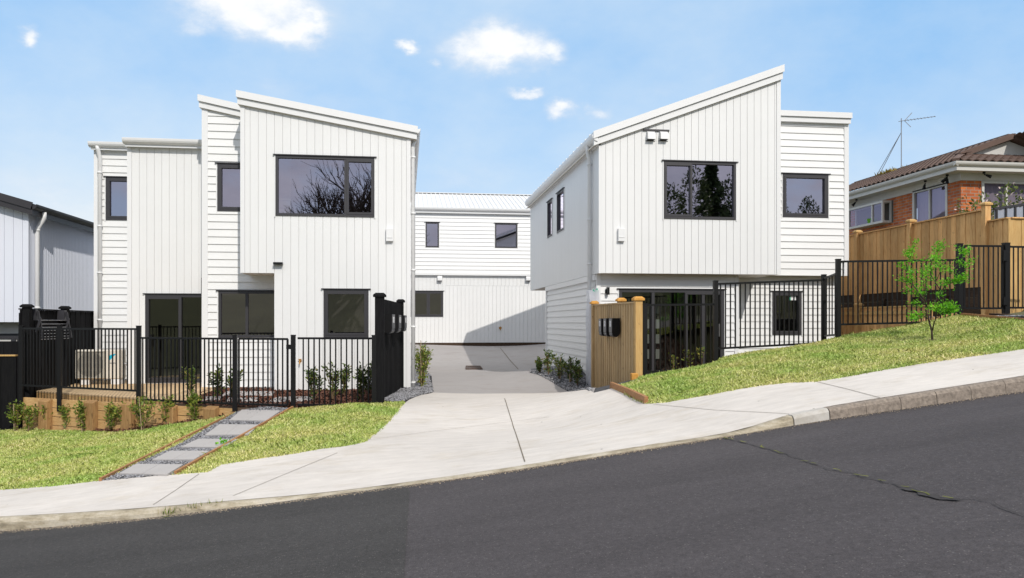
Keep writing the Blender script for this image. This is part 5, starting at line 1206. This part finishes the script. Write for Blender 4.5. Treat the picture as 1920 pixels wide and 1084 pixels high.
for i, (px, py, tp, nm) in enumerate(front):
    b = G(px, py); k = dep(px, b.y) / F; h = (py - tp) * k; shrub(b, h, h * .62, 'young green shrub ' + nm, 300, .072, shrub_leaf, 4, h * (.95 if i in (0, 2, 4, 7) else 0) + (.0 if i != 3 else 0), gA)
bedp = [(358,742,687,'beside the deck corner, tall and slim'), (408,750,689,'left of the gate, below the double window'), (436,749,695,'half hidden by the left gate post'), (588,755,690,'just right of the gate, slim'), (624,751,679,'tallest right of the gate'), (645,744,684,'bushy, under the single window'), (677,752,685,'near the black letterbox fence'), (692,741,683,'close behind the fence, second from the black fence'), (702,748,675,'tucked into the corner at the black letterbox fence')]
for px, py, tp, nm in bedp:
    b = ONZ(px, py, BZ); k = dep(px, b.y) / F; h = (py - tp) * k; shrub(b, h, h * .5, 'young dark shrub in mulch ' + nm, 290, .080, shrub_dark, 5, 0, gB_)
hb = Vector((.36, 17.75, float(HL(.36, 17.75)))); shrub(hb, .98, .42, 'dense narrow shrub on a stake beside the left house downpipe', 420, .075, shrub_leaf, 6, .95, None, .06)
hb = Vector((.40, 18.6, float(HL(.40, 18.6)))); shrub(hb, 1.0, .42, 'dense narrow shrub behind the staked one at the left house corner', 380, .075, shrub_leaf, 6, 1.05, None, .06)
for px, py, tp, nm in ((1012,700,672,'farthest along the side wall, thin'), (1028,703,657,'second from the far end, upright'), (1049,711,667,'middle one, bushy'), (1070,718,669,'fourth along, tallest in front'), (1082,724,679,'nearest the wrapped downpipe, low and dark')):
    b = G(px, py); k = dep(px, b.y) / F; h = (py - tp) * k; shrub(b, h * 1.0, h * .55, 'dark green shrub in gravel by the right house, ' + nm, 270, .078, shrub_dark, 5, h * .95 if px in (1049, 1070) else 0, gC)
for px, py, tp, nm in ((1262,694,673,'left one'), (1292,688,668,'middle one'), (1316,683,664,'right one near the gate post')):
    b = W(px, py, 14.3); b.z = float(HL(b.x, b.y)); shrub(b, .36, .22, 'small shrub behind the right fence by the glass doors, ' + nm, 70, .06, shrub_leaf, 3, 0, gD)
fb = Vector((14.1, 17.6, 1.5)); 
def bush(name, base, rx, ry, rz, n, size, mat, label, seed, blobs=9, group=None):
    rg = np.random.default_rng(seed); base = Vector(base); root = empty(name, base, 0, label, 'bush' if name == 'bush' else 'tree', group)
    cs = rg.normal(size=(blobs, 3)) * .45; cs[:, 2] = np.abs(cs[:, 2]) * .9; pick = rg.integers(0, blobs, n); d = rg.normal(size=(n, 3)); d /= np.linalg.norm(d, axis=1)[:, None]
    P = (cs[pick] + d * .42 * rg.uniform(.35, 1, (n, 1)) ** .4) * np.array([rx, ry, rz]); P[:, 2] = np.maximum(P[:, 2], .02); V, Fc = leaves_geo(P + np.array(base), d + rg.normal(size=(n, 3)) * .5, size * rg.uniform(.6, 1.3, n), size * .5)
    mb = MB(); mb.tube([base + Vector((0, 0, -.3)), base + Vector((.05, 0, rz * .5))], [max(.03, rz * .05), .02], 6)
    for c in cs: mb.tube([base + Vector((0, 0, rz * .2)), base + Vector((c[0] * rx, c[1] * ry, c[2] * rz))], [max(.015, rz * .025), .008], 5)
    mb.build('trunk' if name != 'bush' else 'stem', bark, root); np_mesh('foliage' if name == 'bush' else 'crown', V, Fc, mat, root, off=base); return root
p = W(1885, 392, 17.6); bush('bush', (p.x + .15, 17.6, 1.7), 1.0, .7, 1.62, 2200, .11, flower_leaf, 'pale flowering bush in front of the brick house, behind the fence', 5)
p = W(1826, 394, 18.2); bush('bush', (p.x, 18.4, 1.9), .5, .5, .95, 500, .10, flower_leaf, 'low leafy bush at the brick house corner above the fence', 6)
_yw = W(1668, 333, YX(1668, 20.2)); _yw = Vector((20.35, YX(1668, 20.35), ge + (RZ - ge) * (20.35 - GX) / (RX - GX)))
rgx = np.random.default_rng(4); _pp = np.array(_yw) + rgx.normal(size=(90, 3)) * np.array([.1, .35, .02]); V, Fc = leaves_geo(_pp, rgx.normal(size=(90, 3)) * .4 + np.array([-.3, 0, 1]), .28, .05)
weed_m = leafy('dry_weed', [(0, (.16, .14, .03)), (1, (.38, .26, .05))]); tag(np_mesh('weed', V, Fc, weed_m), 'yellow weed growing on the brown tiled roof', 'weed')
# road edge weeds and path weed
def tuft(base, n, h, label, m=None, sp=.04):
    rg = np.random.default_rng(int(abs(base[0]) * 977)); P = np.array(base) + rg.normal(size=(n, 3)) * np.array([sp * 1.5, sp * .5, 0]); V, Fc = leaves_geo(P, rg.normal(size=(n, 3)) * .5 + np.array([0, 0, 1]), h * rg.uniform(.5, 1.2, n), .008)
    tag(np_mesh('weed', V, Fc, m or shrub_leaf), label, 'weed', 'weeds along the kerb')
for px, py, nm in ((366, 958, 'leftmost tuft'), (388, 953.5, 'middle tuft'), (408, 951, 'rightmost tuft'), (325, 964, 'tiny tuft at the left')): tuft(GR(px, py + 2), 34, .09, 'grass weed growing at the kerb, ' + nm)
b = G(420, 836); rgx = np.random.default_rng(8); _pp = np.array(b) + rgx.normal(size=(34, 3)) * np.array([.045, .04, .015]) + np.array([0, 0, .05]); V, Fc = leaves_geo(_pp, rgx.normal(size=(34, 3)) + np.array([0, 0, .4]), .045, .035); tag(np_mesh('weed', V, Fc, lime_leaf), 'small leafy weed at the right edge of the stepping stones', 'weed')
# lawn sapling
def sapling():
    Y0 = 12.0; b0 = W(1748.6, 640, Y0); b0.z = float(HL(b0.x, b0.y)); rg = np.random.default_rng(21)
    root = empty('sapling', b0, 0, 'young multi stemmed tree with lime green leaves on the right lawn', 'tree')
    def c(x, y, dy): p = W(1650 + x / 4.715, 430 + y / 4.715, Y0 + dy); return p
    B = [[(462,990,0),(458,900,.0),(432,800,.02),(425,700,.03)], [(460,905,0),(480,820,-.05),(500,780,-.1),(590,735,-.2),(665,700,-.3)], [(500,780,-.1),(480,720,-.15),(520,690,-.3)],
         [(425,700,.03),(480,650,.0),(540,550,-.05),(590,490,-.1),(690,455,-.2),(770,440,-.3)], [(540,550,-.05),(490,470,.1),(450,400,.2),(455,280,.25),(500,210,.3),(560,125,.3)], [(555,530,-.05),(610,420,.1),(660,340,.15),(735,260,.2),(750,175,.25)],
         [(425,700,.03),(390,600,-.1),(390,500,-.2),(372,400,-.25),(372,240,-.3)], [(405,640,-.05),(290,490,.15),(280,430,.2),(242,370,.25),(262,270,.3),(308,125,.3)], [(400,650,0),(340,590,.2),(285,555,.35)],
         [(590,490,-.1),(580,380,-.2),(545,270,-.3)], [(690,455,-.2),(740,380,-.25),(770,290,-.3)], [(290,490,.15),(240,465,.25),(185,455,.3)], [(242,370,.25),(190,345,.35)], [(285,555,.35),(185,535,.4)], [(425,700,.03),(330,660,.2),(225,672,.35)],
         [(432,800,0),(380,760,-.2),(320,800,-.3)], [(320,800,-.3),(270,800,-.35)], [(500,450,.1),(530,380,.15),(510,300,.1)], [(610,420,.1),(640,460,-.1),(650,490,-.15)], [(450,400,.2),(400,420,.1),(350,380,.05)]]
    mb = MB(); segs = []
    for i, br in enumerate(B):
        P = [c(*q) for q in br]; n = len(P); r0 = .026 if i == 0 else (.016 if i in (1, 3, 6, 7) else .010); r1 = .014 if i == 0 else .003
        mb.tube(P, [(r0 + (r1 - r0) * j / (n - 1)) * .75 for j in range(n)], 6)
        if i == 0: continue
        s = list(zip(P[:-1], P[1:])); segs += s[1:] if len(s) > 2 and i in (3, 4, 5, 6, 7) else s[-2:] if i in (1,) else s[-1:]
        if i in (1, 2): segs += [s[-1]] * 3
        if i in (4, 5, 7, 3): segs += [s[-1]] * 2
    tw = []
    for a, e in segs:
        for _ in range(3):
            t = rg.uniform(.1, 1); q = a + (e - a) * t; f = q + Vector((rg.normal() * .07, rg.normal() * .09, abs(rg.normal()) * .05)); mb.tube([q, f], [.004, .002], 4); tw.append((q, f))
    mb.build('trunk', bark, root, smooth=True)
    V, Fc = leafcloud(rg, tw, 2900, .048, .034, .3); np_mesh('crown', V, Fc, lime_leaf, root, off=b0)
    mb = MB(); mb.tube([(b0.x, b0.y, b0.z - .02), (b0.x, b0.y, b0.z + .015)], [.09, .05], 10); mb.build('mulch_ring', bark, root)
sapling()

# ================================================================ ACROSS THE ROAD (mirrored in the windows)
def mirror_x(px, yv): return ratio(px) * yv
def bare_tree(base, h, label, seed):
    rg = np.random.default_rng(seed); base = Vector(base); root = empty('bare_tree', base, 0, label, 'tree', None); mb = MB()
    def grow(p, d, L, r, lev):
        q = p + d * L; m = p + d * L * .5 + Vector(rg.normal(size=3)) * L * .04; mb.tube([p, m, q], [r, r * .85, r * .7], 5 if lev > 1 else 7, False)
        if lev >= 5: return
        for i in range(3 if lev < 4 else 2):
            nd = (d + Vector(rg.normal(size=3)) * (.42 if lev else .5) + Vector((0, 0, .22))).normalized(); grow(p + d * L * rg.uniform(.55, 1), nd, L * rg.uniform(.62, .82), r * .55, lev + 1)
    for _ in range(4):
        grow(base + Vector((rg.normal() * .8, rg.normal() * .4, -.5)), Vector((rg.normal() * .22, rg.normal() * .2, 1)).normalized(), h * .29, .30, 0)
    mb.build('trunk', bark, root, fix=False)
yv = 2 * YA + 30
bare_tree((mirror_x(668, yv), -30, 2.5), 14.0, 'leafless tree across the road, mirrored in the big upstairs window', 3)
bare_tree((mirror_x(706, yv), -30.5, 2.5), 14.6, 'second leafless tree across the road beside the first, mirrored at the window edge', 9)
def conifer(base, h, w, label, seed):
    rg = np.random.default_rng(seed); base = Vector(base); root = empty('conifer', base, 0, label, 'tree'); mb = MB(); mb.tube([base + Vector((0, 0, -.5)), base + Vector((0, 0, h * .97))], [.28, .03], 8); n = 5200
    t = rg.uniform(.06, 1, n) ** .9; a = np.floor(rg.uniform(0, 6.28, n) / .5) * .5 + rg.normal(0, .16, n) + np.floor(t * 16) * 1.3; rr_ = (1 - t) ** .75 * w * (.55 + .45 * np.sin(np.floor(t * 16) * 2.1 + a * 2)) * rg.uniform(.3, 1, n) ** .5
    P = np.array(base) + np.stack([rr_ * np.cos(a), rr_ * np.sin(a), t * h - rr_ * .18 + rg.normal(0, .1, n)], 1); d = np.stack([np.cos(a), np.sin(a), -.3 + rg.normal(0, .3, n)], 1) + rg.normal(size=(n, 3)) * .3
    V, Fc = leaves_geo(P, d, .42, .2); mb.build('trunk', bark, root); np_mesh('crown', V, Fc, far_leaf, root, off=base)
yv = 2 * YE + 29
conifer((mirror_x(1334, yv), -29, 2.5), ZA(1334, 305, yv) - 2.5, 3.1, 'tall dark conifer across the road, mirrored in the right upstairs window', 2)
for px, top, yb_, sd2, nm in ((1262, 352, -29, 3, 'left of the conifer'), (1390, 358, -30, 4, 'right of the conifer'), (1300, 372, -25, 7, 'in front of the conifer'), (1462, 350, -30, 5, 'at the right, mirrored in the square window'), (1548, 372, -31, 6, 'farthest right, mirrored in the square window')):
    yv = 2 * YE - yb_; hgt = ZA(px, top, yv) - 1.5; bush('roadside_tree', (mirror_x(px, yv), yb_, -.5), 3.2, 2.2, (hgt + 2.3) * .84, 19000, .30, far_leaf2 if sd2 % 2 else far_leaf, 'dark leafy tree across the road ' + nm, sd2, 14, 'trees across the road')

# ================================================================ SKY, SUN, CAMERA
sun_az, sun_el = R(14.5), R(36.5)
sdir = Vector((math.sin(sun_az) * math.cos(sun_el), -math.cos(sun_az) * math.cos(sun_el), math.sin(sun_el)))
sd = bpy.data.lights.new('sun', 'SUN'); sd.energy = 2.9; sd.angle = R(.5); sd.color = (1, .945, .865)
so = bpy.data.objects.new('sun', sd); C.objects.link(so); so.rotation_euler = (-sdir).to_track_quat('-Z', 'Y').to_euler(); so.location = sdir * 60
wd = bpy.data.worlds.new('World'); bpy.context.scene.world = wd; wd.use_nodes = True; nt = wd.node_tree; bg = nt.nodes['Background']
sky = nt.nodes.new('ShaderNodeTexSky'); sky.sky_type = 'NISHITA'; sky.sun_disc = False; sky.sun_elevation = sun_el; sky.sun_rotation = math.atan2(sdir.x, sdir.y)
sky.altitude = 30; sky.air_density = 1.0; sky.dust_density = 1.2; sky.ozone_density = 1.6
STR = .12; bg.inputs['Strength'].default_value = STR
tc = nt.nodes.new('ShaderNodeTexCoord'); vec = tc.outputs['Generated']
sx = nt.nodes.new('ShaderNodeSeparateXYZ'); nt.links.new(vec, sx.inputs[0])
az = mth(nt, 'ARCTAN2', sx.outputs[0], sx.outputs[1]); el = mth(nt, 'ARCSINE', sx.outputs[2])
mpv = nt.nodes.new('ShaderNodeMapping'); mpv.inputs['Scale'].default_value = (1, 1, 1.7); nt.links.new(vec, mpv.inputs['Vector'])
nz = noise(nt, mpv.outputs[0], 9, 9, .62); nz2 = noise(nt, mpv.outputs[0], 2.6, 8, .6); nz3 = noise(nt, mpv.outputs[0], 26, 6, .6)
def azel(px, py):
    v = Vector((ratio(px), 1, (HZ - py) / F * (CP + ratio(px) * SP))); return math.atan2(v.x, v.y), math.asin(v.normalized().z)
nzc = nt.nodes.new('ShaderNodeTexNoise'); nzc.inputs['Scale'].default_value = 11; nzc.inputs['Detail'].default_value = 7; nzc.inputs['Roughness'].default_value = .6; nt.links.new(mpv.outputs[0], nzc.inputs['Vector'])
nsp = nt.nodes.new('ShaderNodeSeparateColor'); nt.links.new(nzc.outputs['Color'], nsp.inputs['Color'])
azw = mth(nt, 'ADD', az, mth(nt, 'MULTIPLY', mth(nt, 'SUBTRACT', nsp.outputs[0], .5), .11)); elw = mth(nt, 'ADD', el, mth(nt, 'MULTIPLY', mth(nt, 'SUBTRACT', nsp.outputs[1], .5), .065))
mask = None
for px, py, w, h, amp in ((465,18,135,48,1.0), (405,-8,100,36,1.0), (555,48,66,32,1.0), (945,92,100,42,1.05), (1028,95,42,30,.72), (985,170,38,12,.8), (1045,206,42,20,.85), (768,88,26,12,.8), (60,70,26,17,.75), (1125,208,30,14,.55), (825,118,16,12,.5), (350,45,30,22,.5), (50,350,150,48,.42), (120,395,120,40,.5), (640,195,60,22,.30), (540,165,80,24,.28), (1240,178,60,20,.30), (1330,155,40,18,.24), (860,335,130,40,.32), (1700,260,150,40,.25)):
    a0, e0 = azel(px, py); sc = 1 / F
    dx = mth(nt, 'MULTIPLY', mth(nt, 'SUBTRACT', azw, a0), 1 / (w * sc)); dy = mth(nt, 'MULTIPLY', mth(nt, 'SUBTRACT', elw, e0), 1 / (h * sc))
    r2 = mth(nt, 'ADD', mth(nt, 'MULTIPLY', dx, dx), mth(nt, 'MULTIPLY', dy, dy))
    m = mth(nt, 'MULTIPLY', mth(nt, 'POWER', 2.718, mth(nt, 'MULTIPLY', r2, -1.0)), amp)
    mask = m if mask is None else mth(nt, 'MAXIMUM', mask, m)
cm = mth(nt, 'ADD', mask, mth(nt, 'MULTIPLY', mth(nt, 'SUBTRACT', nz3, .5), mth(nt, 'MULTIPLY', mask, 1.1)))
cl = nt.nodes.new('ShaderNodeMapRange'); cl.interpolation_type = 'SMOOTHSTEP'; cl.inputs[1].default_value = .10; cl.inputs[2].default_value = .95; nt.links.new(cm, cl.inputs[0])
hz_ = mth(nt, 'POWER', 2.718, mth(nt, 'MULTIPLY', mth(nt, 'ABSOLUTE', el), -5.0))
c0 = mixc(nt, .80, sky.outputs[0], tuple(x / STR for x in (.35, .645, 1.03)))
veil = mth(nt, 'ADD', mth(nt, 'MULTIPLY', hz_, 1.25), mth(nt, 'MULTIPLY', mth(nt, 'SUBTRACT', nz2, .49), 1.5)); veil.node.use_clamp = True
c1 = mixc(nt, veil, c0, tuple(x / STR for x in (.80, .89, .95)))
up_ = nt.nodes.new('ShaderNodeMapRange'); up_.interpolation_type = 'SMOOTHSTEP'; up_.inputs[1].default_value = .42; up_.inputs[2].default_value = .75; nt.links.new(el, up_.inputs[0])  # bright neutral cloud overhead, out of view, added to lift the fill light
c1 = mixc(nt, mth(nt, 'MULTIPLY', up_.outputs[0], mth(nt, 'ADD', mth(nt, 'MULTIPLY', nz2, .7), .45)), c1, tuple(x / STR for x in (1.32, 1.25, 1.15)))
# behind the viewer: broken cumulus that the windows mirror
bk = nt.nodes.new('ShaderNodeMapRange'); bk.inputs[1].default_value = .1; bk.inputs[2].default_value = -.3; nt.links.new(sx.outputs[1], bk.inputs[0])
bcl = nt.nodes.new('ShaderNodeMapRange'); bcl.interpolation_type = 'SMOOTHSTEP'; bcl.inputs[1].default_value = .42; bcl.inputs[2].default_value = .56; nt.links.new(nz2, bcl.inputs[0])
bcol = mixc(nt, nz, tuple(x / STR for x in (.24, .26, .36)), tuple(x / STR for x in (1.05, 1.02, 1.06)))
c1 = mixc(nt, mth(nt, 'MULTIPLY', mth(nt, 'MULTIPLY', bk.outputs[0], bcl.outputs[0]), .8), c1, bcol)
shade = mixc(nt, mth(nt, 'MULTIPLY', cl.outputs[0], mth(nt, 'ADD', nz3, .45)), tuple(x / STR for x in (.74, .80, .89)), tuple(x / STR for x in (1.05, 1.05, 1.05)))
c2 = mixc(nt, mth(nt, 'MULTIPLY', cl.outputs[0], .93), c1, shade)
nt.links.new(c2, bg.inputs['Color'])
cam = bpy.data.cameras.new('camera'); co = bpy.data.objects.new('camera', cam); C.objects.link(co)
co.location = (0, 0, 0); co.rotation_euler = (math.pi / 2, 0, -PSI); cam.sensor_width = 36; cam.lens = 36 * F / 1920; cam.shift_y = (HZ - 542) / 1920; cam.clip_start = .05; cam.clip_end = 2000
sc = bpy.context.scene; sc.camera = co; sc.view_settings.view_transform = 'Standard'; sc.view_settings.look = 'None'; sc.view_settings.exposure = 0; sc.view_settings.gamma = 1
try: sc.cycles.max_bounces = 8; sc.cycles.transparent_max_bounces = 12; sc.cycles.use_denoising = True
except Exception: pass
